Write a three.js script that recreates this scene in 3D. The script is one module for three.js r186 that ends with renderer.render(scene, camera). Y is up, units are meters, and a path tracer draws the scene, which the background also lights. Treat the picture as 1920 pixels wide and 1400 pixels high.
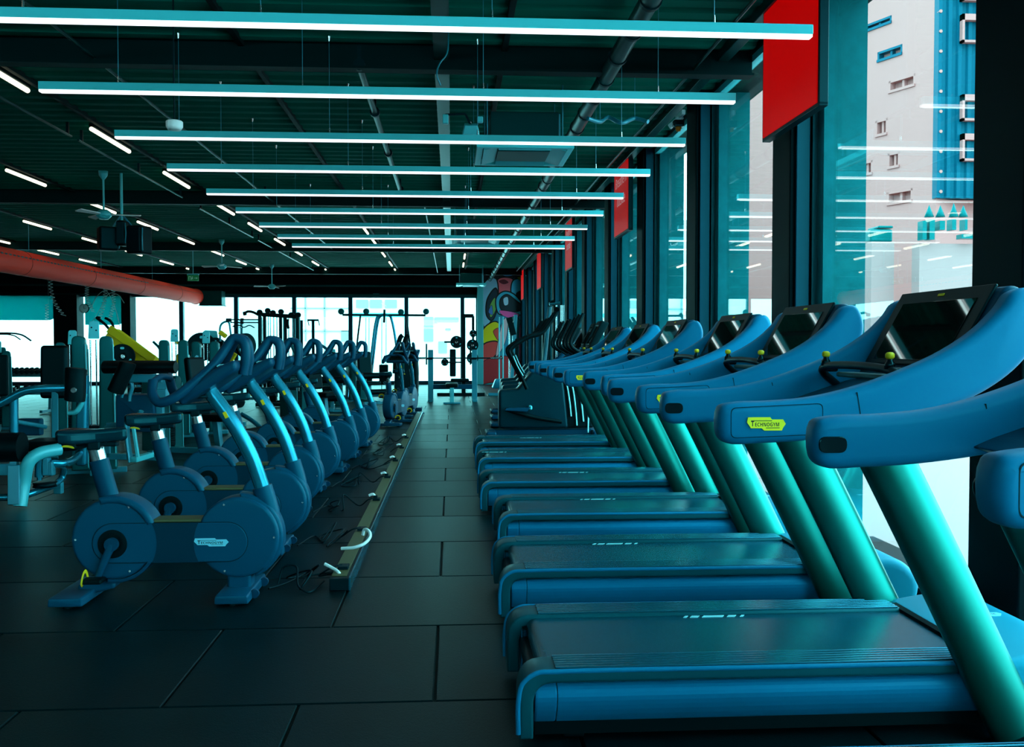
import * as THREE from 'three';
import { mergeGeometries, toCreasedNormals } from 'three/addons/utils/BufferGeometryUtils.js';
import { RoundedBoxGeometry } from 'three/addons/geometries/RoundedBoxGeometry.js';
import { RectAreaLightUniformsLib } from 'three/addons/lights/RectAreaLightUniformsLib.js';

// ------------------------------------------------------------------ camera, sky, exposure
const scene = new THREE.Scene();
const F = 1780, YAW = THREE.MathUtils.degToRad(3.63), PITCH = THREE.MathUtils.degToRad(1.70), EYE = 1.38;
const camera = new THREE.PerspectiveCamera(THREE.MathUtils.radToDeg(2 * Math.atan(700 / F)), 1920 / 1400, 0.05, 400);
camera.rotation.order = 'YXZ';
camera.rotation.set(-PITCH, -YAW, 0);
camera.position.set(0, EYE, 0);
scene.add(camera);
scene.background = new THREE.Color().setRGB(0.36, 1.0, 1.12);   // even, overcast, cold sky
scene.backgroundIntensity = 9;
const renderer = new THREE.WebGLRenderer({ antialias: true });
renderer.toneMapping = THREE.LinearToneMapping;
renderer.toneMappingExposure = 1.0;
renderer.shadowMap.enabled = true;
RectAreaLightUniformsLib.init();
const LAMP_RADIANCE = 3.2, TUBE_RADIANCE = 4.5;

// ------------------------------------------------------------------ helpers
const V = (x, y, z) => new THREE.Vector3(x, y, z);
let seed = 7;
const rnd = () => { seed = (seed * 1664525 + 1013904223) >>> 0; return seed / 4294967296; };
const used = {};
function numbered(n) { const k = used[n] = (used[n] ?? -1) + 1; return k ? `${n}_${String(k).padStart(3, '0')}` : n; }
// a point of the room from where it stands in the photograph and its depth along the aisle
function at(u, v, D) {
  const x = (u - 960) / F, y = -(v - 700) / F, cp = Math.cos(PITCH), sp = Math.sin(PITCH), cy = Math.cos(YAW), sy = Math.sin(YAW);
  const y2 = y * cp - sp, z2 = -y * sp - cp, X = x * cy - z2 * sy, Z = x * sy + z2 * cy, t = -D / Z;
  return V(X * t, EYE + y2 * t, -D);
}
function merge(list, keepUV) {
  list = list.flat(Infinity).map((g) => {
    g = g.index ? g.toNonIndexed() : g.clone();
    if (!keepUV) g.deleteAttribute('uv');
    for (const k of Object.keys(g.attributes)) if (!['position', 'normal', 'uv'].includes(k)) g.deleteAttribute(k);
    g.clearGroups();
    return g;
  });
  return list.length > 1 ? mergeGeometries(list) : list[0];
}
function part(name, geos, m, parent, label) {
  let g = merge([geos], m.userData.uv);
  if (parent?.userData?.world) g.translate(-parent.userData.world.x, -parent.userData.world.y, -parent.userData.world.z);
  const o = new THREE.Mesh(g, m);
  o.name = numbered(name); o.castShadow = o.receiveShadow = true;
  if (label) o.userData.label = label;
  (parent ?? scene).add(o);
  return o;
}
function tag(o, label, category, group, kind) {
  if (label) o.userData.label = label;
  if (category) o.userData.category = category;
  if (group) o.userData.group = group;
  if (kind) o.userData.kind = kind;
  return o;
}
function thing(name, label, category, p = [0, 0, 0], turn = 0, group) {
  const o = new THREE.Group(); o.name = numbered(name); o.position.set(...p); o.rotation.y = turn; scene.add(o);
  return tag(o, label, category, group);
}
// a thing whose parts are written in room coordinates; its origin lies at base
function placed(name, label, category, base, group) {
  const o = thing(name, label, category, [base.x, base.y, base.z], 0, group);
  Object.defineProperty(o.userData, 'world', { value: base, enumerable: false });
  return o;
}
function dup(src, label, p, turn) {
  const c = src.clone(); const stem = src.name.replace(/_\d{3}$/, ''); c.name = numbered(stem); scene.add(c);
  c.userData = { ...src.userData, label };
  if (p) c.position.set(...p);
  if (turn !== undefined) c.rotation.y = turn;
  return c;
}
function struct(name, geos, m, parent) { const o = part(name, geos, m, parent); if (!parent) o.userData.kind = 'structure'; return o; }
function structGroup(name) { const o = new THREE.Group(); o.name = numbered(name); o.userData.kind = 'structure'; scene.add(o); return o; }

const box = (w, h, d, x = 0, y = 0, z = 0, rx = 0, ry = 0, rz = 0) => new THREE.BoxGeometry(w, h, d).rotateX(rx).rotateY(ry).rotateZ(rz).translate(x, y, z);
const rbox = (w, h, d, r, x = 0, y = 0, z = 0, rx = 0, ry = 0, rz = 0, s = 2) => new RoundedBoxGeometry(w, h, d, s, Math.min(r, w / 2.01, h / 2.01, d / 2.01)).rotateX(rx).rotateY(ry).rotateZ(rz).translate(x, y, z);
const span = (x0, x1, y0, y1, z0, z1) => box(x1 - x0, y1 - y0, z1 - z0, (x0 + x1) / 2, (y0 + y1) / 2, (z0 + z1) / 2);
function stick(p, q, r, r2 = r, n = 12) {
  const d = q.clone().sub(p), g = new THREE.CylinderGeometry(r2, r, d.length(), n);
  return g.applyQuaternion(new THREE.Quaternion().setFromUnitVectors(V(0, 1, 0), d.normalize())).translate((p.x + q.x) / 2, (p.y + q.y) / 2, (p.z + q.z) / 2);
}
function beam(p, q, w, h, r = 0.008) {                               // rectangular tube from p to q
  const d = q.clone().sub(p), l = d.length(); d.normalize();
  const up = Math.abs(d.y) > 0.95 ? V(0, 0, 1) : V(0, 1, 0), s = up.clone().cross(d).normalize(), u = d.clone().cross(s);
  const g = new RoundedBoxGeometry(w, h, l, 1, Math.min(r, w / 2.1, h / 2.1));
  return g.applyMatrix4(new THREE.Matrix4().makeBasis(s, u, d).setPosition((p.x + q.x) / 2, (p.y + q.y) / 2, (p.z + q.z) / 2));
}
function smoothPts(pts, n, closed = false) {
  return new THREE.CatmullRomCurve3(pts.map((p) => p.isVector3 ? p : V(p[0], p[1], p[2] ?? 0)), closed, 'centripetal').getPoints(n);
}
// oval tube along a path; ra in the plane of the bend, rb across it
function sweep(pts, ra, rb = ra, { n = 24, seg = 14, closed = false, side = V(0, 0, 1), straight = false, taper = () => 1 } = {}) {
  pts = pts.map((p) => p.isVector3 ? p : V(p[0], p[1], p[2] ?? 0));
  const P = straight ? pts : smoothPts(pts, n, closed); if (closed) P.pop();
  const m = P.length, pos = [], nor = [], idx = [];
  let b = side.clone();
  for (let i = 0; i < m; i++) {
    const t = (closed ? P[(i + 1) % m].clone().sub(P[(i + m - 1) % m]) : P[Math.min(i + 1, m - 1)].clone().sub(P[Math.max(i - 1, 0)])).normalize();
    b.addScaledVector(t, -b.dot(t)); if (b.lengthSq() < 1e-6) b = V(1, 0, 0).addScaledVector(t, -t.x); b.normalize();
    const a = b.clone().cross(t), k = taper(i / (m - 1));
    for (let j = 0; j < seg; j++) {
      const w = j / seg * 2 * Math.PI, c = Math.cos(w), s = Math.sin(w);
      pos.push(P[i].x + a.x * c * ra * k + b.x * s * rb * k, P[i].y + a.y * c * ra * k + b.y * s * rb * k, P[i].z + a.z * c * ra * k + b.z * s * rb * k);
      const nn = a.clone().multiplyScalar(c / ra).addScaledVector(b, s / rb).normalize(); nor.push(nn.x, nn.y, nn.z);
    }
  }
  for (let i = 0; i < (closed ? m : m - 1); i++) for (let j = 0; j < seg; j++) {
    const A = i * seg + j, B = i * seg + (j + 1) % seg, C = ((i + 1) % m) * seg + j, D = ((i + 1) % m) * seg + (j + 1) % seg;
    idx.push(A, B, C, B, D, C);
  }
  if (!closed) for (const [i, f] of [[0, 1], [m - 1, -1]]) {
    const c = pos.length / 3, t = P[i ? i : 0].clone().sub(P[i ? i - 1 : 1]).normalize();
    pos.push(P[i].x, P[i].y, P[i].z); nor.push(t.x, t.y, t.z);
    for (let j = 0; j < seg; j++) { const q = (i * seg + j) * 3; pos.push(pos[q], pos[q + 1], pos[q + 2]); nor.push(t.x, t.y, t.z); }
    for (let j = 0; j < seg; j++) { const A = c + 1 + j, B = c + 1 + (j + 1) % seg; f > 0 ? idx.push(c, B, A) : idx.push(c, A, B); }
  }
  const g = new THREE.BufferGeometry();
  g.setAttribute('position', new THREE.Float32BufferAttribute(pos, 3)); g.setAttribute('normal', new THREE.Float32BufferAttribute(nor, 3));
  g.setAttribute('uv', new THREE.Float32BufferAttribute(new Float32Array(pos.length / 3 * 2), 2)); g.setIndex(idx);
  return g;
}
function shape(pts, holes = []) {
  const s = new THREE.Shape(pts.map((p) => new THREE.Vector2(p[0] ?? p.x, p[1] ?? p.y)));
  for (const h of holes) s.holes.push(new THREE.Path(h.map((p) => new THREE.Vector2(p[0], p[1]))));
  return s;
}
// outline in x, y given thickness along z, centred on z
function slab(sh, depth, z = 0, bevel = 0, bs = 2, curve = 12) {
  if (Array.isArray(sh)) sh = shape(sh);
  const g = new THREE.ExtrudeGeometry(sh, { depth: depth - 2 * bevel, bevelEnabled: bevel > 0, bevelThickness: bevel, bevelSize: bevel, bevelOffset: -bevel, bevelSegments: bs, curveSegments: curve });
  g.translate(0, 0, z - (depth - 2 * bevel) / 2);
  return bevel >= 0.012 ? toCreasedNormals(g, 0.62) : g;
}
function rounded(pts, r, n = 5) {                                    // outline with its corners rounded
  const out = [], m = pts.length;
  for (let i = 0; i < m; i++) {
    const p = new THREE.Vector2(...pts[i]), a = new THREE.Vector2(...pts[(i + m - 1) % m]), b = new THREE.Vector2(...pts[(i + 1) % m]);
    const rr = pts[i][2] ?? r, da = a.clone().sub(p), db = b.clone().sub(p), k = Math.min(rr, da.length() * 0.48, db.length() * 0.48);
    const s = p.clone().addScaledVector(da.normalize(), k), e = p.clone().addScaledVector(db.normalize(), k);
    for (let j = 0; j <= n; j++) { const t = j / n; out.push([(1 - t) ** 2 * s.x + 2 * t * (1 - t) * p.x + t * t * e.x, (1 - t) ** 2 * s.y + 2 * t * (1 - t) * p.y + t * t * e.y]); }
  }
  return out;
}
const circlePts = (cx, cy, r, a0 = 0, a1 = 2 * Math.PI, n = 32) => Array.from({ length: n + 1 }, (_, i) => { const a = a0 + (a1 - a0) * i / n; return [cx + r * Math.cos(a), cy + r * Math.sin(a)]; });
const disc = (r, d, x, y, z, n = 28) => new THREE.CylinderGeometry(r, r, d, n).rotateX(Math.PI / 2).translate(x, y, z);
const lathe = (pts, n = 24) => new THREE.LatheGeometry(pts.map((p) => new THREE.Vector2(p[0], p[1])), n);
const mirrorZ = (g) => { const c = g.clone(); const p = c.attributes.position, q = c.attributes.normal; for (let i = 0; i < p.count; i++) { p.setZ(i, -p.getZ(i)); q.setZ(i, -q.getZ(i)); } if (c.index) { const a = c.index.array; for (let i = 0; i < a.length; i += 3) { const t = a[i]; a[i] = a[i + 1]; a[i + 1] = t; } } else { for (let i = 0; i < p.count; i += 3) for (const at of Object.values(c.attributes)) for (let k = 0; k < at.itemSize; k++) { const t = at.array[i * at.itemSize + k]; at.array[i * at.itemSize + k] = at.array[(i + 1) * at.itemSize + k]; at.array[(i + 1) * at.itemSize + k] = t; } } return c; };

// ------------------------------------------------------------------ materials
function mat(r, g, b, rough = 0.5, metal = 0, extra = {}) {
  const m = new THREE.MeshPhysicalMaterial({ roughness: rough, metalness: metal, specularIntensity: extra.spec ?? (metal ? 1 : 0.5) });
  if (!metal) m.specularColor.setRGB(...(extra.sheenTint ?? [0.12, 0.9, 1]));
  m.color.setRGB(r, g, b);
  for (const [k, v] of Object.entries(extra)) if (k !== 'spec' && k !== 'sheenTint') m[k] = v;
  return m;
}
function noiseTex(size, fn, srgb) {
  const d = new Uint8Array(size * size * 4);
  for (let y = 0; y < size; y++) for (let x = 0; x < size; x++) { const c = fn(x, y); const i = (y * size + x) * 4; d[i] = c[0]; d[i + 1] = c[1]; d[i + 2] = c[2]; d[i + 3] = 255; }
  const t = new THREE.DataTexture(d, size, size); t.wrapS = t.wrapT = THREE.RepeatWrapping; t.magFilter = THREE.LinearFilter; t.minFilter = THREE.LinearMipmapLinearFilter; t.generateMipmaps = true; t.needsUpdate = true;
  if (srgb) t.colorSpace = THREE.SRGBColorSpace;
  return t;
}
function valueNoise(n, cells) {                                       // tileable smooth noise, 0..1
  const g = Array.from({ length: cells * cells }, rnd), out = new Float32Array(n * n);
  for (let y = 0; y < n; y++) for (let x = 0; x < n; x++) {
    const fx = x / n * cells, fy = y / n * cells, ix = Math.floor(fx), iy = Math.floor(fy), sx = (fx - ix) ** 2 * (3 - 2 * (fx - ix)), sy = (fy - iy) ** 2 * (3 - 2 * (fy - iy));
    const q = (a, b) => g[((b + cells) % cells) * cells + (a + cells) % cells];
    out[y * n + x] = (q(ix, iy) * (1 - sx) + q(ix + 1, iy) * sx) * (1 - sy) + (q(ix, iy + 1) * (1 - sx) + q(ix + 1, iy + 1) * sx) * sy;
  }
  return out;
}
const N = 512, nA = valueNoise(N, 6), nB = valueNoise(N, 40), nC = valueNoise(N, 200);
const wearMap = noiseTex(N, (x, y) => { const i = y * N + x, k = 150 + 60 * nA[i] + 30 * nB[i] + (nC[i] > 0.93 ? 25 : 0) ; return [k, k, k]; });
const grainMap = noiseTex(N, (x, y) => { const i = y * N + x, k = 60 + 130 * nC[i] + 50 * nB[i]; return [k, k, k]; });
const concreteMap = noiseTex(N, (x, y) => { const i = y * N + x, k = 130 + 60 * nA[i] + 40 * nB[i] + 20 * nC[i]; return [k, k, k]; });
const scale = (t, x, y = x) => { const c = t.clone(); c.repeat.set(x, y); c.needsUpdate = true; return c; };

const M = {
  plastic: mat(0.001, 0.15, 0.3, 0.42),
  trim: mat(0.002, 0.06, 0.08, 0.4),
  hood: mat(0.004, 0.24, 0.36, 0.5),
  plasticDark: mat(0.001, 0.022, 0.045, 0.45),
  bike: mat(0.001, 0.055, 0.11, 0.36),
  plasticDeep: mat(0.001, 0.04, 0.085, 0.42),
  upright: mat(0.004, 0.22, 0.18, 0.38, 0.9),
  dark: mat(0.001, 0.008, 0.012, 0.45, 0, { spec: 0.4 }),
  black: mat(0.0008, 0.003, 0.004, 0.55, 0, { spec: 0.3 }),
  blackGloss: mat(0.004, 0.01, 0.013, 0.12),
  screen: mat(0.002, 0.007, 0.006, 0.03, 0, { spec: 1, sheenTint: [1, 1, 1] }),
  belt: mat(0.001, 0.052, 0.08, 0.27, 0, { spec: 0.35 }),
  plate: mat(0.008, 0.15, 0.22, 0.2, 0.7),
  print: mat(0.25, 0.75, 0.8, 0.5),
  steel: mat(0.012, 0.24, 0.32, 0.35, 0.2),
  steelPale: mat(0.05, 0.5, 0.56, 0.35, 0.1),
  tube: mat(0.008, 0.26, 0.38, 0.24, 0.7),
  chrome: mat(0.75, 0.9, 0.92, 0.15, 0.9),
  white: mat(0.85, 0.92, 0.92, 0.5),
  yellow: mat(0.95, 0.62, 0.004, 0.5),
  yellowDull: mat(0.75, 0.52, 0.01, 0.45),
  orange: mat(0.95, 0.2, 0.01, 0.5),
  pad: mat(0.0005, 0.002, 0.003, 0.5, 0, { spec: 0.35 }),
  trainer: mat(0.001, 0.018, 0.028, 0.3),
  leather: mat(0.001, 0.022, 0.035, 0.22, 0, { spec: 1 }),
  green: mat(0.003, 0.085, 0.09, 0.4),
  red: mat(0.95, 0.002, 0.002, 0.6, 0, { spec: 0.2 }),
  redDeep: mat(0.25, 0.01, 0.005, 0.7),
  redDuct: mat(1.0, 0.05, 0.025, 0.7, 0, { spec: 0.2 }),
  frame: mat(0.002, 0.015, 0.022, 0.4),
  frameBlue: mat(0.002, 0.022, 0.045, 0.4),
  columnBlack: mat(0.001, 0.003, 0.004, 0.6, 0, { spec: 0.15 }),
  ceil: mat(0.0005, 0.14, 0.1, 0.8, 0, { spec: 0.1 }),
  ceilDark: mat(0.001, 0.005, 0.005, 0.7),
  pipe: mat(0.001, 0.03, 0.03, 0.35),
  alu: mat(0.08, 0.68, 0.74, 0.35),
  blind: mat(0.003, 0.42, 0.42, 1, 0, { transmission: 0.5, thickness: 0 }),
  cableWhite: mat(0.8, 0.9, 0.88, 0.5),
  olive: mat(0.09, 0.10, 0.04, 0.4, 0.3),
  wall: mat(0.002, 0.02, 0.02, 0.8),
  tower: mat(0.44, 0.155, 0.14, 0.9),
  farFacade: mat(0.66, 0.86, 0.8, 0.9),
  paving: mat(0.36, 0.2, 0.19, 0.9),
  yard: mat(0.85, 0.88, 0.85, 0.9),
  windowOut: mat(0.002, 0.12, 0.115, 0.6),
  glassOut: mat(0.001, 0.09, 0.09, 0.25),
  paleBlue: mat(0.2, 0.26, 0.27, 0.5),
  blueClad: mat(0.0, 0.05, 0.085, 0.5),
};
M.floor = mat(0.0003, 0.010, 0.0125, 0.36, 0, { spec: 0.3, map: scale(wearMap, 0.7), bumpMap: scale(grainMap, 2.2), bumpScale: 0.0008 }); M.floor.userData.uv = true;
M.floorB = mat(0.0003, 0.0085, 0.011, 0.40, 0, { spec: 0.3, map: scale(wearMap, 0.53), bumpMap: scale(grainMap, 2.1), bumpScale: 0.0008 }); M.floorB.userData.uv = true;
M.concrete = mat(0.003, 0.12, 0.135, 0.85, 0, { map: scale(concreteMap, 0.5) }); M.concrete.userData.uv = true;
M.pane = new THREE.MeshPhysicalMaterial({ transmission: 1, thickness: 0, roughness: 0, ior: 1.5, color: 0xffffff });
function glow(r, g, b, k) { const m = new THREE.MeshStandardMaterial({ color: 0xffffff, roughness: 0.6 }); m.emissive.setRGB(r, g, b); m.emissiveIntensity = k; return m; }
M.red.emissive.setRGB(1, 0, 0); M.red.emissiveIntensity = 0.36;    // glow added to the banner cloth to keep its red bright
M.lampGlow = glow(0.9, 1, 1, 1.5);
M.tubeGlow = glow(1, 0.93, 0.66, 2.2);
function canvasMat(w, h, draw, rough = 0.5, extra = {}) {
  const c = document.createElement('canvas'); c.width = w; c.height = h; draw(c.getContext('2d'), w, h);
  const t = new THREE.CanvasTexture(c); t.colorSpace = THREE.SRGBColorSpace;
  const m = new THREE.MeshStandardMaterial({ map: t, roughness: rough, ...extra }); m.userData.uv = true; return m;
}
// flat print facing +z on a thin plate, w by h metres
const printPlate = (w, h, d = 0.003) => { const g = new THREE.BoxGeometry(w, h, d); return g; };

// ------------------------------------------------------------------ room shell
const XL = -17.2, XW = 2.55, ZF = -33.5, ZB = 4.5, HC = 3.9, BAY = 2.63, COL0 = 6.65, XC = 2.41;
const metreUV = (g, f) => { const p = g.attributes.position, n = g.attributes.normal, uv = new Float32Array(p.count * 2); for (let i = 0; i < p.count; i++) { const [a, b] = f(p.getX(i), p.getY(i), p.getZ(i), n.getX(i), n.getY(i), n.getZ(i)); uv[2 * i] = a; uv[2 * i + 1] = b; } g.setAttribute('uv', new THREE.BufferAttribute(uv, 2)); return g; };
const byNormal = (x, y, z, nx, ny, nz) => Math.abs(ny) > 0.6 ? [x, z] : Math.abs(nx) > 0.6 ? [z, y] : [x, y];

// floor: slab with rubber tiles lying on it in a running bond
const floor = struct('floor', span(XL, XW, -0.25, -0.012, ZF, ZB), M.ceilDark);
{
  const W = 1.04, L = 1.0, GAP = 0.005, kinds = [];
  for (let k = 0; k < 4; k++) {
    const s = shape([[-W / 2 + GAP, -L / 2 + GAP], [W / 2 - GAP, -L / 2 + GAP], [W / 2 - GAP, L / 2 - GAP], [-W / 2 + GAP, L / 2 - GAP]]);
    const g = new THREE.ExtrudeGeometry(s, { depth: 0.008, bevelEnabled: true, bevelThickness: 0.004, bevelSize: 0.004, bevelOffset: -0.004, bevelSegments: 1 }).rotateX(-Math.PI / 2).translate(0, -0.012, 0);
    kinds.push(metreUV(g, (x, y, z) => [x + k * 1.37, z + k * 0.61]));
  }
  const rest = [];
  let row = 0;
  for (let D = -3.34; D < 33.4; D += L, row++) {
    const off = row % 2 ? -0.07 : -0.59, d = D + L / 2;
    for (let i = -16; i < 3; i++) {
      const x = off + (i + 0.5) * W; if (x < XL + 0.5 || x > XW + 0.1) continue;
      const mat_ = rnd() < 0.5 ? M.floor : M.floorB, g = kinds[Math.floor(rnd() * 4)];
      const seen = d > 2.4 && d < 17 && x > -0.62 * d - 0.5;
      if (seen) { const t = new THREE.Mesh(g, mat_); t.name = numbered('tile'); t.position.set(x, 0, -d); t.receiveShadow = true; floor.add(t); }
      else rest.push(g.clone().translate(x, 0, -d));
    }
  }
  const r = part('floor_tiling', rest, M.floor, floor); r.userData.kind = 'stuff';
}
// ceiling: slab under which the ribs of a metal deck run across the room
const ceiling = struct('ceiling', span(XL, XW + 0.5, HC, HC + 0.3, ZF - 0.3, ZB + 0.3), M.ceil);
{
  const pts = [[0, 0.08]];
  for (let z = 0; z < 37.8; z += 0.25) pts.push([z + 0.02, 0.03], [z + 0.05, -0.0], [z + 0.13, -0.0], [z + 0.16, 0.03], [z + 0.25, 0.03]);
  pts.push([37.9, 0.08]);
  const g = new THREE.ExtrudeGeometry(shape(pts), { depth: XW - XL, bevelEnabled: false }).rotateY(Math.PI / 2).translate(XL, HC - 0.04, ZB - 0.02);
  part('metal_deck', g, M.ceil, ceiling);
}
struct('wall_left', span(XL - 0.3, XL, -0.25, HC, ZF, ZB), M.wall);
// wall behind the camera; unseen high windows shaped to send fill light from above
{
  const LO = 2.6, g = [span(XL, XW + 0.5, 3.5, HC, ZB, ZB + 0.3), span(XL, XW + 0.5, -0.25, LO, ZB, ZB + 0.3)];
  for (const [a, b] of [[XL, -13.6], [-8.9, -8.4], [-3.7, -3.2], [1.6, XW + 0.5]]) g.push(span(a, b, LO, 3.5, ZB, ZB + 0.3));
  struct('wall_back', g, M.wall);
  for (const [a, b] of [[-13.6, -8.9], [-8.4, -3.7], [-3.2, 1.6]]) { const w = structGroup('fill_window_back'); part('glass_pane', span(a, b, LO, 3.5, ZB + 0.12, ZB + 0.13), M.pane, w); }
}
// window wall on the right: columns, frames, panes
struct('trim_head', [span(XW - 0.02, XW + 0.45, 3.84, HC + 0.02, ZF, ZB)], M.ceilDark);
struct('trim_sill', [span(XW - 0.02, XW + 0.12, -0.2, 0.06, ZF, ZB)], M.frame);
struct('trim_ledge', [beam(V(2.3, 3.83, ZB), V(2.3, 3.83, -32.9), 0.1, 0.09)], M.pipe);
const colNear = (k) => COL0 + k * BAY;
for (let k = -4; k <= 10; k++) {
  const d0 = k === -1 ? 3.86 : colNear(k), d1 = k === -1 ? 4.28 : d0 + 0.4;
  if (d1 > 33.4) break;
  const wl = structGroup('column');
  part('column_core', rbox(XW + 0.03 - XC, HC + 0.1, d1 - d0 - 0.02, 0.012, (XW + 0.03 + XC) / 2, HC / 2 - 0.05, -(d0 + d1) / 2 - 0.01), M.columnBlack, wl);
  if (k >= 0) part('column_lit_face', rbox(0.10, HC, 0.02, 0.006, XW - 0.055, HC / 2, -d0 + 0.002), M.frameBlue, wl);  // blue plate that gives the black column a lit-looking near face
  if (k >= 0) {                                                     // concrete pier that stands out in front of the glass
    const pr = structGroup('pier');
    part('pier_core', metreUV(span(XW + 0.05, XW + 0.355, -0.3, HC + 3, -d0 - 0.42, -d0 + 0.12).toNonIndexed(), byNormal), M.concrete, pr);
  }
}
for (let k = -4; k <= 9; k++) {
  const a = k === -2 ? colNear(-2) + 0.4 : k === -1 ? 4.28 : colNear(k) + 0.4, b = k === -2 ? 3.86 : colNear(k + 1);
  if (b - a < 0.3) continue;
  const w = structGroup('window_' + (k + 5));
  part('glass_pane', span(XW + 0.03, XW + 0.036, 0.06, 3.84, -b, -a), M.pane, w);
  part('window_frame', [span(XW, XW + 0.045, 0.06, 3.84, -a - 0.05, -a), span(XW + 0.005, XW + 0.04, 0.06, 3.84, -b, -b + 0.03)], M.frame, w);
  part('window_head', [span(XW, XW + 0.07, 3.78, 3.84, -b + 0.05, -a - 0.05)], M.alu, w);
}
struct('wall_right', [span(XW, XW + 0.3, -0.2, HC, -33.8, -33.05)], M.wall);

// far wall: bulkhead, mullions, panes, dark pillars and the painted panel
struct('wall_far', [span(XL, 0.92, 3.1, HC, ZF - 0.3, ZF), span(XL, -16.6, 0, 3.1, ZF - 0.3, ZF), span(-13.5, -12.72, 0, 3.1, ZF - 0.3, ZF + 0.3), span(-11.25, -10.95, 0, 3.1, ZF - 0.3, ZF + 0.3), span(0.92, XW + 0.05, -0.1, HC, ZF - 0.3, ZF)], M.columnBlack);
struct('trim_bulkhead', [span(XL, 0.95, 3.42, 3.48, ZF, ZF + 0.05), span(XL, 0.95, 3.1, 3.16, ZF, ZF + 0.06)], M.pipe);
struct('baseboard_far', [span(XL, 0.9, -0.02, 0.07, ZF - 0.1, ZF + 0.08)], M.frame);
struct('trim_post', rbox(0.22, HC, 0.2, 0.02, 1.0, HC / 2, ZF + 0.12), M.steelPale);
{
  const edges = [-16.6, -13.5, -12.72, -11.25, -10.95, -9.32, -7.46, -5.47, -3.53, -1.585, 0.376, 0.92];
  let n = 20;
  for (let i = 0; i + 1 < edges.length; i++) {
    if (edges[i] === -13.5 || edges[i] === -11.25) continue;
    const w = structGroup('window_' + n++), a = edges[i], b = edges[i + 1];
    part('glass_pane', span(a, b, 0.07, 3.1, ZF - 0.06, ZF - 0.055), M.pane, w);
    part('window_frame', [span(b - 0.07, b + 0.07, 0.07, 3.1, ZF - 0.14, ZF + 0.04), span(a, b, 3.04, 3.1, ZF - 0.12, ZF + 0.02), span(a, b, 0.07, 0.13, ZF - 0.12, ZF + 0.02)], M.frameBlue, w);
  }
}
// painted wall panel in the far corner: flat print
{
  const mural = canvasMat(768, 2048, (c, w, h) => {
    const S = w / 1.45, P = (x, y) => [(x - 1.1) * S, (3.85 - y) * S];
    const pt = (u, v) => { const p = at(u, v, 33.4); return P(p.x, p.y); };
    const blob = (pts, fill, lw = 24, closed = true) => {
      const q = pts.map((p) => pt(...p)); c.beginPath();
      const n = q.length;
      c.moveTo(...q[0]); for (let i = 0; i < n; i++) { const a = q[(i + n - 1) % n], b = q[i], d = q[(i + 1) % n], e = q[(i + 2) % n]; c.bezierCurveTo(b[0] + (d[0] - a[0]) / 6, b[1] + (d[1] - a[1]) / 6, d[0] - (e[0] - b[0]) / 6, d[1] - (e[1] - b[1]) / 6, d[0], d[1]); }
      c.closePath(); if (fill) { c.fillStyle = fill; c.fill(); } if (lw) { c.strokeStyle = '#04090c'; c.lineWidth = lw; c.stroke(); }
    };
    c.fillStyle = '#1f8fb0'; c.fillRect(0, 0, w, h);
    blob([[905, 505], [990, 505], [990, 530], [960, 522], [930, 530], [905, 526]], '#0a1820', 0);
    blob([[938, 510], [955, 500], [968, 512], [950, 518]], '#3f8fd0', 6); blob([[965, 503], [978, 505], [975, 517]], '#2f7fc0', 6);
    blob([[934, 523], [962, 523], [962, 552], [936, 556]], '#ff6a78'); blob([[936, 527], [945, 524], [953, 529], [944, 532]], '#7a2030', 6);
    blob([[964, 524], [990, 526], [990, 560], [966, 556], [958, 545]], '#4fc6ee'); blob([[968, 550], [980, 545], [985, 560], [973, 562]], '#0d2a36', 6);
    blob([[970, 520], [986, 518], [984, 530]], '#e0d020', 5);
    blob([[906, 535], [930, 522], [934, 560], [922, 600], [906, 610]], '#8fd6f2'); blob([[914, 560], [930, 540], [934, 570], [924, 600], [912, 590]], '#123848');
    blob([[918, 575], [928, 558], [930, 580], [920, 595]], '#7fc060', 8); blob([[916, 585], [922, 572], [924, 590]], '#4f90e0', 6);
    blob([[930, 560], [945, 546], [965, 552], [985, 575], [995, 590], [960, 590], [935, 588]], '#38bfe0'); blob([[938, 562], [950, 552], [966, 562], [982, 578], [960, 585], [940, 580]], '#0a2a34');
    blob([[944, 560], [952, 557], [953, 570], [946, 572]], '#bfeaff', 5);
    blob([[938, 582], [972, 588], [965, 598], [944, 592]], '#ff5fae', 6);
    blob([[905, 620], [925, 603], [938, 610], [930, 630], [940, 640], [910, 650]], '#f4ea10'); blob([[905, 648], [930, 640], [938, 655], [915, 680], [905, 680]], '#f0524c');
    blob([[925, 622], [936, 616], [936, 640]], '#f0524c', 8); blob([[942, 605], [952, 600], [948, 640], [930, 668]], '#e8c7cf', 8);
    blob([[955, 600], [975, 600], [978, 640], [960, 660]], '#15737f', 8); blob([[975, 610], [990, 612], [990, 680], [976, 690]], '#ff70b0', 8);
    blob([[905, 680], [950, 668], [990, 690], [990, 720], [905, 720]], '#c03038', 10);
    blob([[905, 722], [990, 720], [990, 760], [905, 760]], '#1f9fb0', 10);
  }, 0.7);
  const pm = part('mural_panel', printPlate(1.45, 3.85, 0.03).translate(1.825, 1.925, ZF + 0.03), mural);
  tag(pm, 'tall wall panel painted with colourful abstract street art in the far corner', 'mural');
}

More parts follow.
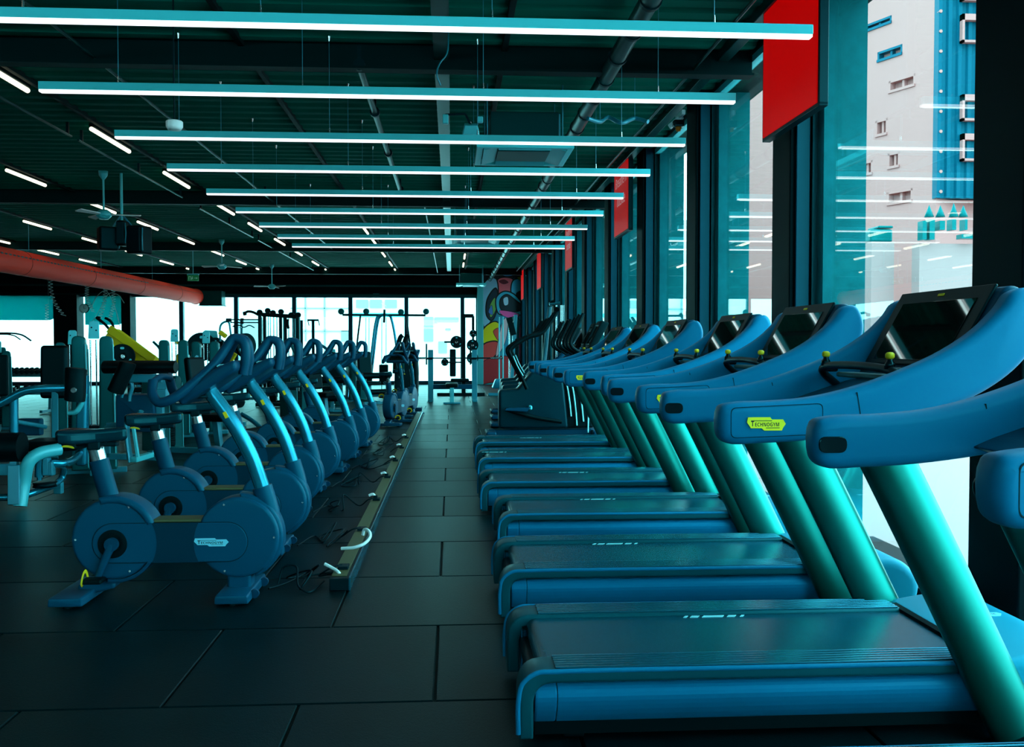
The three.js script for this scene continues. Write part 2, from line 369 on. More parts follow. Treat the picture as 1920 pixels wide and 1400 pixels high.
// ------------------------------------------------------------------ outside
struct('ground', [span(XW + 0.3, 90, -0.6, -0.3, -33.8, 40), span(4, 90, -0.6, -0.3, -120, -33.8)], M.paving);
struct('ground_yard', span(-60, 4, -0.6, -0.05, -46, -33.8), M.yard);
{
  // pale tower across the street, its side clad in ribbed sheet
  const A = at(1752, 600, 20), B = at(1380, 600, 26), dir = V(B.x - A.x, 0, B.z - A.z), len = dir.length(); dir.normalize();
  dir.negate();
  const ang = Math.atan2(-dir.z, dir.x), tw = placed('apartment_tower', 'pale apartment tower with scattered windows seen through the window behind the front treadmill', 'building', V(A.x, -0.3, A.z));
  const H = 15, local = (g) => g.rotateY(ang).translate(A.x, -0.3, A.z);
  // local x runs from the far end on the left to the corner, local z out of the face towards the room
  const wins = [];
  const hit = (u, v) => { const r = at(u, v, 1).sub(camera.position); const n = V(0, 0, 1).applyAxisAngle(V(0, 1, 0), ang); const t = A.clone().sub(camera.position).dot(n) / r.dot(n); const p = camera.position.clone().addScaledVector(r, t).sub(V(A.x, -0.3, A.z)); return [p.dot(dir), p.y]; };
  for (const [u0, u1, v0, v1, tint] of [[1622, 1672, 28, 62, 0], [1645, 1692, 82, 118, 0], [1666, 1716, 137, 176, 1], [1641, 1664, 221, 258, 1], [1664, 1687, 283, 318, 1], [1612, 1636, 300, 332, 1], [1663, 1711, 352, 386, 1], [1630, 1676, -60, -22, 0]]) {
    const [xa, ya] = hit(u0, v1), [xb, yb] = hit(u1, v0); wins.push([Math.min(xa, xb), Math.max(xa, xb), ya, yb, tint]);
  }
  const holes = wins.map(([a, b, c, d]) => [[a, c], [b, c], [b, d], [a, d]].reverse());
  const outer = [[-len, 0], [0, 0], [0, H], [-len, H]];
  const s = shape(outer); for (const h of holes) s.holes.push(new THREE.Path(h.map((p) => new THREE.Vector2(...p))));
  const face = new THREE.ExtrudeGeometry(s, { depth: 0.16, bevelEnabled: false }).translate(0, 0, -0.16);
  part('wall', [local(face), local(span(-len, 0, 0, H, -6, -0.16))], M.tower, tw);
  for (const [a, b, c, d, tint] of wins) {
    const f = part('window', local(mergeGeometries([span(a, b, c, c + 0.06, -0.2, 0.03), span(a, b, d - 0.05, d, -0.2, 0), span(a, a + 0.05, c, d, -0.2, 0), span(b - 0.05, b, c, d, -0.2, 0), span((a + b) / 2 - 0.03, (a + b) / 2 + 0.03, c, d, -0.18, -0.05)])), tint ? M.tower : M.blueClad, tw);
    part('pane', local(span(a, b, c, d, -0.10, tint ? -0.025 : -0.07)), tint ? M.windowOut : M.tower, f);
  }
  const pt2 = [[0, -0.3]]; const wide = 6; for (let x = 0; x < wide; x += 0.22) pt2.push([x, 0], [x + 0.08, 0], [x + 0.11, -0.05], [x + 0.19, -0.05]); pt2.push([wide, -0.3]);
  const C = V(A.x, -0.3, A.z);
  const low = at(1760, 372, 20).y;
  part('ribbed_cladding', new THREE.ExtrudeGeometry(shape(pt2.map(([x, z]) => [x, -z])), { depth: H - low - 0.3, bevelEnabled: false }).rotateX(-Math.PI / 2).translate(C.x - 0.04, low, C.z + 0.1), M.blueClad, tw);
  part('lower_wall', span(C.x, C.x + wide, -0.3, low, C.z - 3, C.z - 0.4), M.tower, tw);
  part('side_wall', span(C.x + 0.1, C.x + wide, low, H - 0.3, C.z - 3, C.z - 0.06), M.tower, tw);
  for (const [v0, v1] of [[-40, 4], [30, 82], [180, 228], [253, 303]]) {
    const p = at(1799, v1, 19.9), q = at(1846, v0, 19.9);
    const f = part('window', [span(p.x, q.x, p.y, p.y + 0.05, p.z, p.z + 0.12), span(p.x, q.x, q.y - 0.13, q.y, p.z, p.z + 0.12), span(p.x, p.x + 0.05, p.y, q.y, p.z, p.z + 0.12), span(q.x - 0.05, q.x, p.y, q.y, p.z, p.z + 0.12)], M.tower, tw);
    part('pane', span(p.x, q.x, p.y, q.y, p.z - 0.05, p.z + 0.03), M.blueClad, f);
  }
  const bolts = []; for (let v = 22; v < 370; v += 37.5) bolts.push(v);
  for (const v of bolts) { const p = at(1758, v, 19.93); part('bolt', disc(0.035, 0.1, p.x + 0.05, p.y, p.z), M.tower, tw); }
}
{
  // turreted kiosk roof and street furniture at the foot of the tower
  const D = 17.5, t = placed('street_kiosk', 'turreted pavilion with pointed roofs on the street outside', 'pavilion', V(at(1768, 455, D).x, -0.3, -D));
  for (const u of [1742, 1763, 1788, 1806]) { const p = at(u, 380 + rnd() * 8, D), q = at(u, 407, D); part('spire', lathe([[0.001, p.y], [0.045, (p.y + q.y) / 2], [0.09, q.y], [0.001, q.y]], 10).translate(q.x, 0, -D), M.glassOut, t); }
  for (const [u0, u1, v0, v1] of [[1725, 1733, 415, 450], [1738, 1748, 412, 450], [1757, 1767, 415, 432], [1780, 1788, 412, 432], [1804, 1809, 412, 432], [1798, 1832, 440, 448]]) { const p = at(u0, v1, D), q = at(u1, v0, D); part('column', span(p.x, q.x, p.y, q.y, -D - 0.1, -D + 0.1), M.glassOut, t); }
  const p = at(1722, 1010, D), q = at(1840, 456, D); part('base_wall', span(p.x, q.x, -0.3, q.y, -D - 0.4, -D - 0.1), M.paving, t);
  const r = at(1622, 456, 18.6), k = at(1664, 432, 18.6), a = placed('rooftop_unit', 'low teal cabinet box on a ledge outside by the pale tower', 'cabinet', V(r.x, r.y, -18.6));
  part('cabinet', rbox(k.x - r.x, k.y - r.y, 0.5, 0.05, (k.x + r.x) / 2, (k.y + r.y) / 2, -18.6), M.glassOut, a); part('lid', rbox(0.3, 0.05, 0.5, 0.02, k.x - 0.15, k.y + 0.04, -18.6), M.glassOut, a);
  part('pedestal', span(r.x, k.x, -0.3, r.y, -18.9, -18.3), M.paving, a);
}
{
  // pale street block that fills the far windows
  const b = placed('street_block', 'pale building with light blue windows seen through the far window wall', 'building', V(-10, -0.3, -46));
  part('wall', span(-34, 12, -0.3, 7.5, -50, -46), M.farFacade, b);
  const W = (u0, u1, v0, v1, m = M.paleBlue, n = 'window') => { const p = at(u0, v1, 46), q = at(u1, v0, 46); part(n, span(p.x, q.x, p.y, q.y, -46, -45.9), m, b); };
  for (const u of [668, 694, 722]) W(u, u + 22, 562, 577);
  W(660, 762, 587, 594, M.alu, 'cornice'); W(795, 812, 594, 640); W(815, 860, 595, 604); W(835, 845, 615, 619); W(822, 838, 640, 662); W(640, 655, 620, 640); W(446, 500, 600, 690, M.paleBlue, 'panel');
  W(545, 655, 577, 578.6, M.paleBlue, 'band'); W(560, 655, 620, 621.4, M.paleBlue, 'band'); W(572, 574, 556, 640, M.paleBlue, 'band'); W(608, 610, 556, 680, M.paleBlue, 'band');
}

// ------------------------------------------------------------------ treadmills
function badgeMat(bg, fg, text) {
  return canvasMat(512, 160, (c, w, h) => {
    c.fillStyle = bg; c.fillRect(0, 0, w, h); c.fillStyle = fg; c.strokeStyle = fg; c.lineWidth = 7;
    c.font = 'bold 78px sans-serif'; c.textBaseline = 'middle'; c.textAlign = 'left';
    c.fillText('T', 52, 78); c.font = 'bold 58px sans-serif'; c.fillText(text.slice(1), 100, 86, 340);
    c.beginPath(); c.moveTo(52, 46); c.lineTo(330, 46); c.moveTo(250, 122); c.lineTo(430, 122); c.stroke();
  }, 0.5);
}
const badgeYellow = badgeMat('#fff000', '#0a1608', 'TECHNOGYM'), badgePale = badgeMat('#6fd0e4', '#06222e', 'TECHNOGYM');
const badgeOutline = [[0.0, 0.30], [0.05, 0.16], [0.0, 0.92], [0.52, 0.92], [0.56, 0.78], [0.9, 0.78], [1.0, 0.45], [0.95, 0.16], [0.9, 0.04], [0.42, 0.04], [0.36, 0.2], [0.08, 0.2]];
function badge(w, h, m, name, parent, place) {
  const o = [[0.03, 0.95], [0.60, 0.95], [0.64, 0.80], [0.93, 0.80], [1.0, 0.5], [0.93, 0.24], [0.90, 0.06], [0.44, 0.06], [0.38, 0.22], [0.10, 0.22], [0.07, 0.36], [0.0, 0.6]].reverse();
  const g = slab(o.map(([x, y]) => [(x - 0.5) * w, (y - 0.5) * h]), 0.004, 0.002);
  metreUV(g, (x, y) => [x / w + 0.5, y / h + 0.5]);
  const p = part(name, place(g), m, parent);
  return p;
}
const railTop = [[0.655, 1.172], [0.70, 1.187], [0.83, 1.192], [0.98, 1.206], [1.13, 1.241], [1.28, 1.293], [1.43, 1.359], [1.545, 1.433], [1.625, 1.510], [1.665, 1.562]];
const railBottom = [[1.735, 1.575], [1.775, 1.50], [1.765, 1.41], [1.69, 1.31], [1.60, 1.24], [1.50, 1.188], [1.35, 1.135], [1.15, 1.085], [0.95, 1.058], [0.80, 1.050], [0.68, 1.050], [0.652, 1.075]];
const railShape = () => shape(smoothPts([...railTop, ...railBottom], 90, true).slice(0, -1).map((p) => [p.x, p.y]).reverse());
function makeTreadmill() {
  const t = thing('treadmill', 'x', 'treadmill', [0, 0, 0], 0, 'treadmills in a row along the windows');
  const HALF = 0.41;
  for (const s of [1, -1]) {
    const side = (g) => s > 0 ? g : mirrorZ(g);
    // arched edge trim that wraps the rear corner and runs along the top
    const o = rounded([[0, 0.04], [0, 0.278, 0.1], [1.66, 0.278, 0.01], [1.66, 0.232, 0.005], [0.05, 0.232, 0.075], [0.05, 0.04]].map((p) => p), 0.006, 8);
    const trim = part('edge_trim', side(slab(shape([...o].reverse()), 0.155, 0.333, 0.012, 3)), M.trim, t);
    part('trim_highlight', side(sweep([[-0.002, 0.06, 0.408], [-0.002, 0.17, 0.408], [0.012, 0.232, 0.408], [0.06, 0.268, 0.408], [0.13, 0.272, 0.408], [0.9, 0.272, 0.408], [1.66, 0.272, 0.408]], 0.009, 0.007, { n: 60, seg: 8 })), M.plastic, trim);  // brighter strip standing in for the highlight on the trim bevel
    part('groove', side(slab([[0.06, 0.03], [1.70, 0.03], [1.70, 0.232], [0.06, 0.232]].reverse(), 0.1, 0.29)), M.black, t);
    // bulging side cover below it
    const prof = smoothPts([[0.35, 0.222], [0.378, 0.212], [0.396, 0.185], [0.385, 0.14], [0.345, 0.08], [0.28, 0.025]], 14).map((p) => [-p.x, p.y]);
    const cs = shape([...prof, [-0.24, 0.025], [-0.24, 0.222]]);
    const cover = new THREE.ExtrudeGeometry(cs, { depth: 1.62, bevelEnabled: false }).rotateY(Math.PI / 2).translate(0.135, 0, 0);
    part('side_cover', side(cover), M.plastic, t);
    const cap = new THREE.ExtrudeGeometry(cs, { depth: 0.062, bevelEnabled: true, bevelThickness: 0.008, bevelSize: 0.006, bevelOffset: -0.006, bevelSegments: 2 }).rotateY(Math.PI / 2).translate(0.064, 0, 0);
    part('end_cap', side(cap), M.plastic, t);
    // ribbed foot rail on the trim
    const ribs = []; for (let k = 0; k < 6; k++) ribs.push(rbox(1.52, 0.008, 0.015, 0.003, 0.885, 0.2805, 0.272 + k * 0.0235, 0, 0, 0, 1));
    part('foot_rail', side(merge(ribs)), M.plate, t);
    part('upright', side(sweep([[1.225, 1.06, 0.425], [1.29, 0.935, 0.425], [1.46, 0.60, 0.425], [1.62, 0.277, 0.425], [1.74, 0.04, 0.425]], 0.092, 0.055, { n: 10, seg: 24 })), M.upright, t);
    const rail = part('handrail', side(slab(railShape(), 0.095, 0.425, 0.03, 4).translate(0.02, 0, 0)), M.plastic, t);
    part('rail_seam', side(slab([[1.155, 1.10], [1.158, 1.10], [1.138, 1.222], [1.135, 1.222]], 0.0955, 0.4255)), M.dark, rail);
    const eye = part('sensor_window', slab(rounded([[0.675, 1.092], [0.752, 1.092], [0.752, 1.136], [0.675, 1.136]], 0.021), 0.008, s * 0.377, 0.002), M.blackGloss, rail);
    if (s > 0) { part('rail_outline', slab(shape(rounded([[0.685, 1.069], [1.0, 1.08], [1.0, 1.186], [0.685, 1.172]], 0.02), [rounded([[0.687, 1.071], [0.998, 1.082], [0.998, 1.184], [0.687, 1.170]], 0.02)]), 0.002, 0.4722).translate(0.02, 0, 0), M.dark, rail); badge(0.132, 0.05, badgeYellow, 'name_badge', rail, (g) => g.translate(0.825, 1.117, 0.4725)); }
  }
  // belt round its rear roller
  const bo = [[0.085, 0.20], ...circlePts(0.115, 0.223, 0.04, Math.PI * 1.2, Math.PI / 2, 10).map((p) => p), [1.70, 0.263], [1.70, 0.255], [0.2, 0.2]];
  part('belt', slab(shape([...bo].reverse()), 0.53, 0), M.belt, t);
  const dash = (x, w, z) => slab([[x, 0], [x + w, 0], [x + w + 0.014, 0.022], [x + 0.014, 0.022]], 0.002).rotateX(-Math.PI / 2).translate(0, 0.2642, z);
  for (const [x0, z] of [[0, -0.225], [0.82, 0.25]]) part('belt_marking', [[0, 0.012], [0.028, 0.032], [0.078, 0.085], [0.182, 0.032], [0.236, 0.012]].map(([x, w]) => dash(x0 + x, w, z)), M.print, t);
  part('deck_base', rbox(1.95, 0.14, 0.66, 0.02, 1.12, 0.11, 0), M.black, t);
  part('rear_bumper', rbox(0.05, 0.07, 0.56, 0.02, 0.075, 0.16, 0), M.dark, t);
  for (const f of [rbox(0.08, 0.05, 0.06, 0.01, 0.2, 0.025, 0.28), rbox(0.08, 0.05, 0.06, 0.01, 0.2, 0.025, -0.28), rbox(0.1, 0.05, 0.5, 0.01, 1.95, 0.025, 0)]) part('foot', f, M.black, t);
  part('warning_label', rbox(0.003, 0.035, 0.06, 0.001, 0.0, 0.14, 0.34), M.yellow, t);
  // motor hood
  const hood = part('motor_hood', slab(shape(rounded([[1.665, 0.06], [2.10, 0.06, 0.05], [2.13, 0.20, 0.08], [2.02, 0.312, 0.12], [1.85, 0.305, 0.1], [1.665, 0.275, 0.02]], 0.02, 6)), 0.86, 0, 0.045, 4), M.hood, t);
  part('hood_gap', slab([[1.648, 0.05], [1.668, 0.05], [1.668, 0.283], [1.648, 0.276]], 0.66, 0), M.black, t);
  badge(0.16, 0.055, badgePale, 'hood_badge', hood, (g) => g.rotateX(-Math.PI / 2).translate(1.88, 0.308, -0.04));
  // console between the rails
  const con = part('console', slab(shape(rounded([[1.53, 1.285, 0.02], [1.698, 1.588, 0.03], [1.755, 1.588, 0.03], [1.785, 1.47, 0.05], [1.68, 1.29, 0.06], [1.57, 1.225, 0.04], [1.48, 1.205, 0.02]], 0.02, 5)), 0.79, 0, 0.018, 3), M.plasticDeep, t);
  const sa = Math.atan2(0.303, 0.168), cx = 1.618, cyy = 1.447;
  const onFace = (w, h, d, x, z, y, m, name, par) => part(name, new RoundedBoxGeometry(h, d, w, 2, Math.min(0.02, d / 2.1)).translate(x, y, z).rotateZ(sa).translate(cx, cyy, 0), m, par);
  onFace(0.70, 0.335, 0.012, 0.0, 0, 0.006, M.dark, 'bezel', con);
  onFace(0.56, 0.262, 0.006, -0.018, 0, 0.0125, M.screen, 'screen', con);
  onFace(0.045, 0.012, 0.004, 0.14, 0, 0.014, M.yellow, 'emblem', con);
  // tray, grab bar and control levers
  part('tray', slab(shape(rounded([[1.10, 1.105], [1.16, 1.085], [1.52, 1.20], [1.56, 1.25], [1.46, 1.23], [1.16, 1.13]], 0.01)), 0.78, 0, 0.006), M.plasticDeep, t);
  const bar = part('grab_bar', [sweep([[1.42, 1.21, -0.37], [1.345, 1.27, -0.35], [1.335, 1.29, -0.30], [1.335, 1.29, 0.30], [1.345, 1.27, 0.35], [1.42, 1.21, 0.37]], 0.016, 0.016, { n: 40, seg: 10, side: V(0, 1, 0) })], M.dark, t);
  part('pad_strip', rbox(0.08, 0.02, 0.42, 0.008, 1.385, 1.262, 0), M.green, bar);
  for (const s of [-1, 1]) {
    const j = part('control_lever', [lathe([[0.001, 0], [0.02, 0], [0.018, 0.02], [0.011, 0.03], [0.011, 0.045], [0.001, 0.045]], 14).translate(1.335, 1.295, s * 0.29), rbox(0.045, 0.03, 0.04, 0.01, 1.36, 1.285, s * 0.29)], M.blackGloss, t);
    part('lever_knob', lathe([[0.001, 0.034], [0.010, 0.035], [0.016, 0.042], [0.016, 0.054], [0.010, 0.060], [0.001, 0.061]], 16).translate(1.335, 1.295, s * 0.29), M.yellowDull, j);
  }
  return t;
}
{
  const list = [
    [0.305, 2.10, 'treadmill nearest the camera, cut off at the picture edge, only handrails in view'],
    [0.225, 3.585, 'first treadmill seen whole, its long belt across the bottom and screen beside the black column'],
    [0.235, 5.03, 'treadmill second behind the black column, next after the one whose belt fills the bottom'],
    [0.305, 6.57, 'third whole treadmill from the camera, set slightly back from the aisle'],
    [0.235, 8.03, 'fourth whole treadmill from the camera along the window wall'],
    [0.26, 9.66, 'fifth whole treadmill from the camera, last but one before the cross trainers'],
    [0.27, 11.17, 'sixth whole treadmill from the camera, farthest one, next to the cross trainers'],
  ];
  const first = makeTreadmill();
  list.forEach(([x, D, label], i) => {
    const o = i ? dup(first, label) : first; o.userData.label = label; o.position.set(x, 0, -D);
    for (const mk of o.children.filter((c) => c.name.startsWith('belt_marking'))) mk.position.x = [0.4, 0.72, 0.55, 0.62, 0.7, 0.05, 0.55][i] - (mk.name.endsWith('_001') ? 0.4 : 0);
  });
}

// ------------------------------------------------------------------ exercise bikes
function makeBike() {
  const t = thing('exercise_bike', 'x', 'exercise bike', [0, 0, 0], 0, 'exercise bikes in a row beside the aisle');
  // origin under the front wheel housing; +x to the aisle
  const R = 0.222, RY = 0.333, RX = -0.665;
  const body = part('front_housing', [slab(circlePts(0, RY, R, 0, 2 * Math.PI, 44).slice(0, -1), 0.15, 0, 0.02, 3)], M.bike, t);
  part('front_band', slab(shape([...circlePts(0, RY, R + 0.018, -1.2, 1.55, 26), ...circlePts(0, RY, R - 0.03, 1.55, -1.2, 26)]), 0.11, 0, 0.02, 3), M.bike, body);
  const rear = part('rear_housing', slab(circlePts(RX, RY, R, 0, 2 * Math.PI, 44).slice(0, -1), 0.15, 0, 0.02, 3), M.bike, t);
  part('rear_fender', slab(shape([...circlePts(RX, RY, R + 0.014, 0.35, 1.9, 22), ...circlePts(RX, RY, R - 0.03, 1.9, 0.35, 22)]), 0.17, 0, 0.02, 3), M.bike, rear);
  part('rear_lip', slab(shape([...circlePts(RX + 0.01, RY - 0.01, R + 0.006, -1.75, -0.55, 18), ...circlePts(RX + 0.01, RY - 0.01, R - 0.014, -0.55, -1.75, 18)]), 0.17, 0, 0.006, 2), M.plasticDeep, rear);
  const stad = (x0, x1, r) => [...circlePts(x1, RY - 0.022, r, -Math.PI / 2, Math.PI / 2, 16), ...circlePts(x0, RY - 0.022, r, Math.PI / 2, Math.PI * 1.5, 16)];
  const link = part('link_panel', slab(shape(stad(RX + 0.0, -0.055 + 0.0, 0.108)), 0.158, 0, 0.006, 2), M.bike, t);
  part('link_dark_zone', slab(shape([...circlePts(RX, RY - 0.022, R + 0.012, -0.48, 0.48, 12), ...circlePts(0, RY - 0.022, R + 0.012, Math.PI - 0.48, Math.PI + 0.48, 12)]), 0.1605, 0), M.plasticDark, link);  // darker fill between the two housings
  part('link_outline', slab(shape(stad(RX, -0.055, 0.110), [stad(RX, -0.055, 0.1065).reverse()]), 0.1515, 0), M.black, link);
  part('link_top', rbox(0.30, 0.02, 0.13, 0.008, -0.33, RY + 0.093, 0), M.olive, link);
  badge(0.185, 0.05, badgePale, 'name_badge', link, (g) => g.translate(-0.14, RY - 0.022, 0.0785));
  const studs = []; for (const [cx, a] of [[0, 1.95], [0, -1.95], [0, 0.0], [RX, 1.1], [RX, -1.1], [RX, Math.PI]]) for (const s of [1, -1]) studs.push(disc(0.006, 0.006, cx + 0.195 * Math.cos(a), RY + 0.195 * Math.sin(a), s * 0.076, 10));
  part('screw_heads', studs, M.chrome, t);
  // crank set
  const crank = part('crank_recess', [lathe([[0.045, 0], [0.078, 0.004], [0.075, 0.01], [0.05, 0.008]], 30).rotateX(Math.PI / 2).translate(RX, RY - 0.025, 0.076), lathe([[0.045, 0], [0.078, 0.004], [0.075, 0.01], [0.05, 0.008]], 30).rotateX(-Math.PI / 2).translate(RX, RY - 0.025, -0.076), disc(0.074, 0.16, RX, RY - 0.025, 0)], M.black, t);
  for (const s of [1, -1]) {
    const a = s > 0 ? -1.95 : 1.19, hx = RX, hy = RY - 0.025, ex = hx + 0.19 * Math.cos(a), ey = hy + 0.19 * Math.sin(a);
    const arm = part('crank_arm', [sweep([[hx, hy, s * 0.095], [(hx + ex) / 2, (hy + ey) / 2, s * 0.105], [ex, ey, s * 0.11]], 0.02, 0.011, { n: 8, seg: 10, taper: (k) => 1.25 - 0.4 * k }), disc(0.036, 0.035, hx, hy, s * 0.09)], M.plasticDeep, t);
    const pz = s * 0.165;
    part('pedal', [rbox(0.105, 0.026, 0.085, 0.01, ex, ey, pz), disc(0.01, 0.09, ex, ey, s * 0.13, 10)], M.black, arm);
    part('pedal_strap', sweep([[ex - 0.045, ey + 0.004, pz - 0.045], [ex - 0.045, ey + 0.045, pz - 0.02], [ex - 0.04, ey + 0.045, pz + 0.03], [ex - 0.045, ey + 0.0, pz + 0.046], [ex - 0.05, ey - 0.02, pz + 0.02]], 0.011, 0.004, { n: 20, seg: 8, side: V(1, 0, 0) }), M.yellowDull, arm);
  }
  // cross bars that carry the machine
  const foot = (x, dir) => slab(shape(rounded([[x - 0.09, 0.012], [x + 0.09, 0.012], [x + 0.085 , 0.06], [x - 0.085, 0.06]], 0.012)), 0.50, 0, 0.014, 2);
  part('rear_foot', [foot(RX - 0.19), rbox(0.20, 0.07, 0.11, 0.02, RX - 0.10, 0.07, 0, 0, 0, 0.25)], M.bike, t);
  part('front_foot', [foot(-0.0), rbox(0.13, 0.09, 0.12, 0.02, 0, 0.085, 0)], M.bike, t);
  const pads = []; for (const x of [RX - 0.19, 0]) for (const z of [-0.2, 0.2]) pads.push(new THREE.CylinderGeometry(0.022, 0.026, 0.014, 14).translate(x, 0.007, z));
  part('levelling_pads', pads, M.black, t);
  for (const z of [0.13, -0.13]) part('transport_wheel', disc(0.024, 0.022, 0.10, 0.04, z, 18), M.plasticDeep, t);
  // seat
  part('seat_tube', sweep([[RX - 0.095, 0.755, 0], [RX - 0.06, 0.62, 0], [RX - 0.01, 0.44, 0]], 0.052, 0.045, { n: 6, seg: 20 }), M.plasticDeep, t);
  part('seat_post', sweep([[RX - 0.115, 0.84, 0], [RX - 0.09, 0.74, 0]], 0.042, 0.036, { n: 2, seg: 18 }), M.chrome, t);
  const sh = new THREE.Shape(); sh.moveTo(0.175, 0); sh.bezierCurveTo(0.175, 0.03, 0.10, 0.028, 0.02, 0.045); sh.bezierCurveTo(-0.05, 0.075, -0.10, 0.115, -0.15, 0.115); sh.bezierCurveTo(-0.185, 0.1, -0.185, 0.03, -0.175, 0);
  sh.bezierCurveTo(-0.185, -0.03, -0.185, -0.1, -0.15, -0.115); sh.bezierCurveTo(-0.10, -0.115, -0.05, -0.075, 0.02, -0.045); sh.bezierCurveTo(0.10, -0.028, 0.175, -0.03, 0.175, 0);
  const seat = slab(sh, 0.075, 0, 0.024, 4, 10).rotateX(-Math.PI / 2); { const p = seat.attributes.position; for (let i = 0; i < p.count; i++) { const x = p.getX(i); p.setY(i, p.getY(i) + (x < -0.03 ? 0.35 * (x + 0.03) ** 2 * 8 * 0.25 : 0.15 * (x + 0.03) ** 2)); } seat.computeVertexNormals(); }
  const saddle = part('saddle', seat.rotateZ(0.05).translate(RX - 0.115, 0.885, 0), M.leather, t);
  part('saddle_clamp', [rbox(0.22, 0.025, 0.05, 0.01, RX - 0.10, 0.842, 0), rbox(0.07, 0.05, 0.08, 0.012, RX - 0.11, 0.835, 0)], M.dark, t);
  part('saddle_tab', slab(shape(smoothPts([[-0.05, 0], [-0.03, 0.012], [0.03, 0.004], [0.045, -0.012], [0.0, -0.004]], 16, true).slice(0, -1).map((p) => [p.x * 0.7, p.y * 0.7])), 0.004, 0).translate(RX - 0.215, 0.838, 0.105), M.yellowDull, saddle);
  // column, console, handlebar
  part('column_sleeve', sweep([[0.17, 0.36, 0], [0.155, 0.47, 0], [0.118, 0.60, 0]], 0.056, 0.05, { n: 8, seg: 18 }), M.bike, t);
  part('column', sweep([[0.122, 0.585, 0], [0.062, 0.76, 0], [-0.03, 0.94, 0], [-0.155, 1.12, 0], [-0.17, 1.145, 0]], 0.042, 0.036, { n: 24, seg: 18 }), M.tube, t);
  part('column_sticker', slab([[-0.085, 1.012], [-0.068, 1.02], [-0.052, 0.988], [-0.069, 0.98]], 0.004, 0.036), M.yellow, t);
  const ca = Math.atan2(0.19, 0.30);
  const con = part('console', slab(shape(rounded([[-0.20, -0.03, 0.02], [0.15, -0.025, 0.03], [0.17, 0.03, 0.03], [0.06, 0.045, 0.03], [-0.20, 0.02, 0.02]], 0.02)), 0.36, 0, 0.02, 3).rotateZ(ca).translate(-0.115, 1.19, 0), M.plasticDeep, t);
  part('screen', rbox(0.22, 0.008, 0.26, 0.004, -0.06, 0.036, 0).rotateZ(ca + 0.07).translate(-0.115, 1.19, 0), M.screen, con);
  part('console_trim', [rbox(0.02, 0.006, 0.3, 0.002, 0.075, 0.049, 0).rotateZ(ca).translate(-0.115, 1.19, 0)], M.print, con);
  const bars = [];
  for (const s of [1, -1]) bars.push(sweep([[-0.42, 1.19, s * 0.15], [-0.41, 1.12, s * 0.19], [-0.37, 1.08, s * 0.21], [-0.30, 1.10, s * 0.21], [-0.21, 1.175, s * 0.17], [-0.11, 1.28, s * 0.10], [-0.055, 1.37, s * 0.055], [-0.02, 1.418, s * 0.04], [0.03, 1.40, s * 0.04], [0.045, 1.32, s * 0.045], [0.03, 1.22, s * 0.05]], 0.026, 0.026, { n: 56, seg: 12, side: V(0, 0, 1) }));
  bars.push(sweep([[-0.42, 1.185, 0.155], [-0.40, 1.21, 0.08], [-0.38, 1.205, 0], [-0.40, 1.21, -0.08], [-0.42, 1.185, -0.155]], 0.018, 0.018, { n: 20, seg: 10, side: V(0, 1, 0) }));
  part('handlebar', bars, M.plasticDeep, t);
  part('bottle_holder', [sweep(circlePts(-0.215, 0, 0.055, 0, 2 * Math.PI, 16).slice(0, -1).map(([x, z]) => V(x, 1.10, z)), 0.008, 0.008, { closed: true, n: 24, seg: 8, side: V(0, 1, 0) })], M.dark, t);
  return t;
}
const BIKES = [[-1.165, 5.30], [-1.19, 6.45], [-1.275, 7.75], [-1.30, 9.12], [-1.255, 10.47], [-1.25, 11.8], [-1.22, 13.1]];
{
  const names = ['nearest the camera, whole side with the pale name badge in view', 'second from the camera, behind the one with the pale badge', 'third from the camera in the row', 'fourth from the camera, middle of the row', 'fifth from the camera in the row', 'sixth from the camera, last but one of the row', 'seventh from the camera, before the bikes with tall grips'];
  const first = makeBike();
  BIKES.forEach(([x, D], i) => { const label = 'upright exercise bike ' + names[i]; const o = i ? dup(first, label) : first; o.userData.label = label; o.position.set(x, 0, -D); });
  // two more at the far end, turned further towards the aisle
  [[-0.915, 17.05, 'upright exercise bike past the row, turned, first beside the tall looped machine'], [-0.80, 18.9, 'upright exercise bike at the end of the cable duct, hidden behind another']].forEach(([x, D, l]) => dup(first, l, [x, 0, -D], 1.35));
}

// ------------------------------------------------------------------ hanging light bars and battens
function areaLight(w, h, x, y, z, k, turn = 0, col = [0.6, 1, 1]) {
  const l = new THREE.RectAreaLight(new THREE.Color().setRGB(...col), k, w, h); l.rotation.set(-Math.PI / 2, 0, turn); l.position.set(x, y, z); return l;
}
const ORD = ['first', 'second', 'third', 'fourth', 'fifth', 'sixth', 'seventh', 'eighth', 'ninth', 'tenth', 'eleventh'];
function makeLamp() {
  const t = thing('hanging_light_bar', 'x', 'ceiling light', [0, 0, 0], 0, 'long light bars hung over the aisle');
  part('housing', rbox(4.60, 0.052, 0.055, 0.004, 0, 0.03, 0), M.alu, t);
  part('diffuser', rbox(4.595, 0.016, 0.05, 0.003, 0, -0.003, 0), M.lampGlow, t);
  for (const x of [-1.80, -0.61, 0.586, 1.77]) {
    const c = part('suspension_cable', stick(V(x, 0.055, 0), V(x, 0.83, 0), 0.0022, 0.0022, 6), M.steel, t);
    part('cable_clamp', stick(V(x, 0.055, 0), V(x, 0.10, 0), 0.007, 0.005, 8), M.chrome, c); part('ceiling_anchor', stick(V(x, 0.79, 0), V(x, 0.83, 0), 0.006, 0.014, 8), M.chrome, c);
  }
  const l = areaLight(4.55, 0.045, 0, -0.014, 0, LAMP_RADIANCE); l.name = 'bar_light'; t.add(l);
  return t;
}
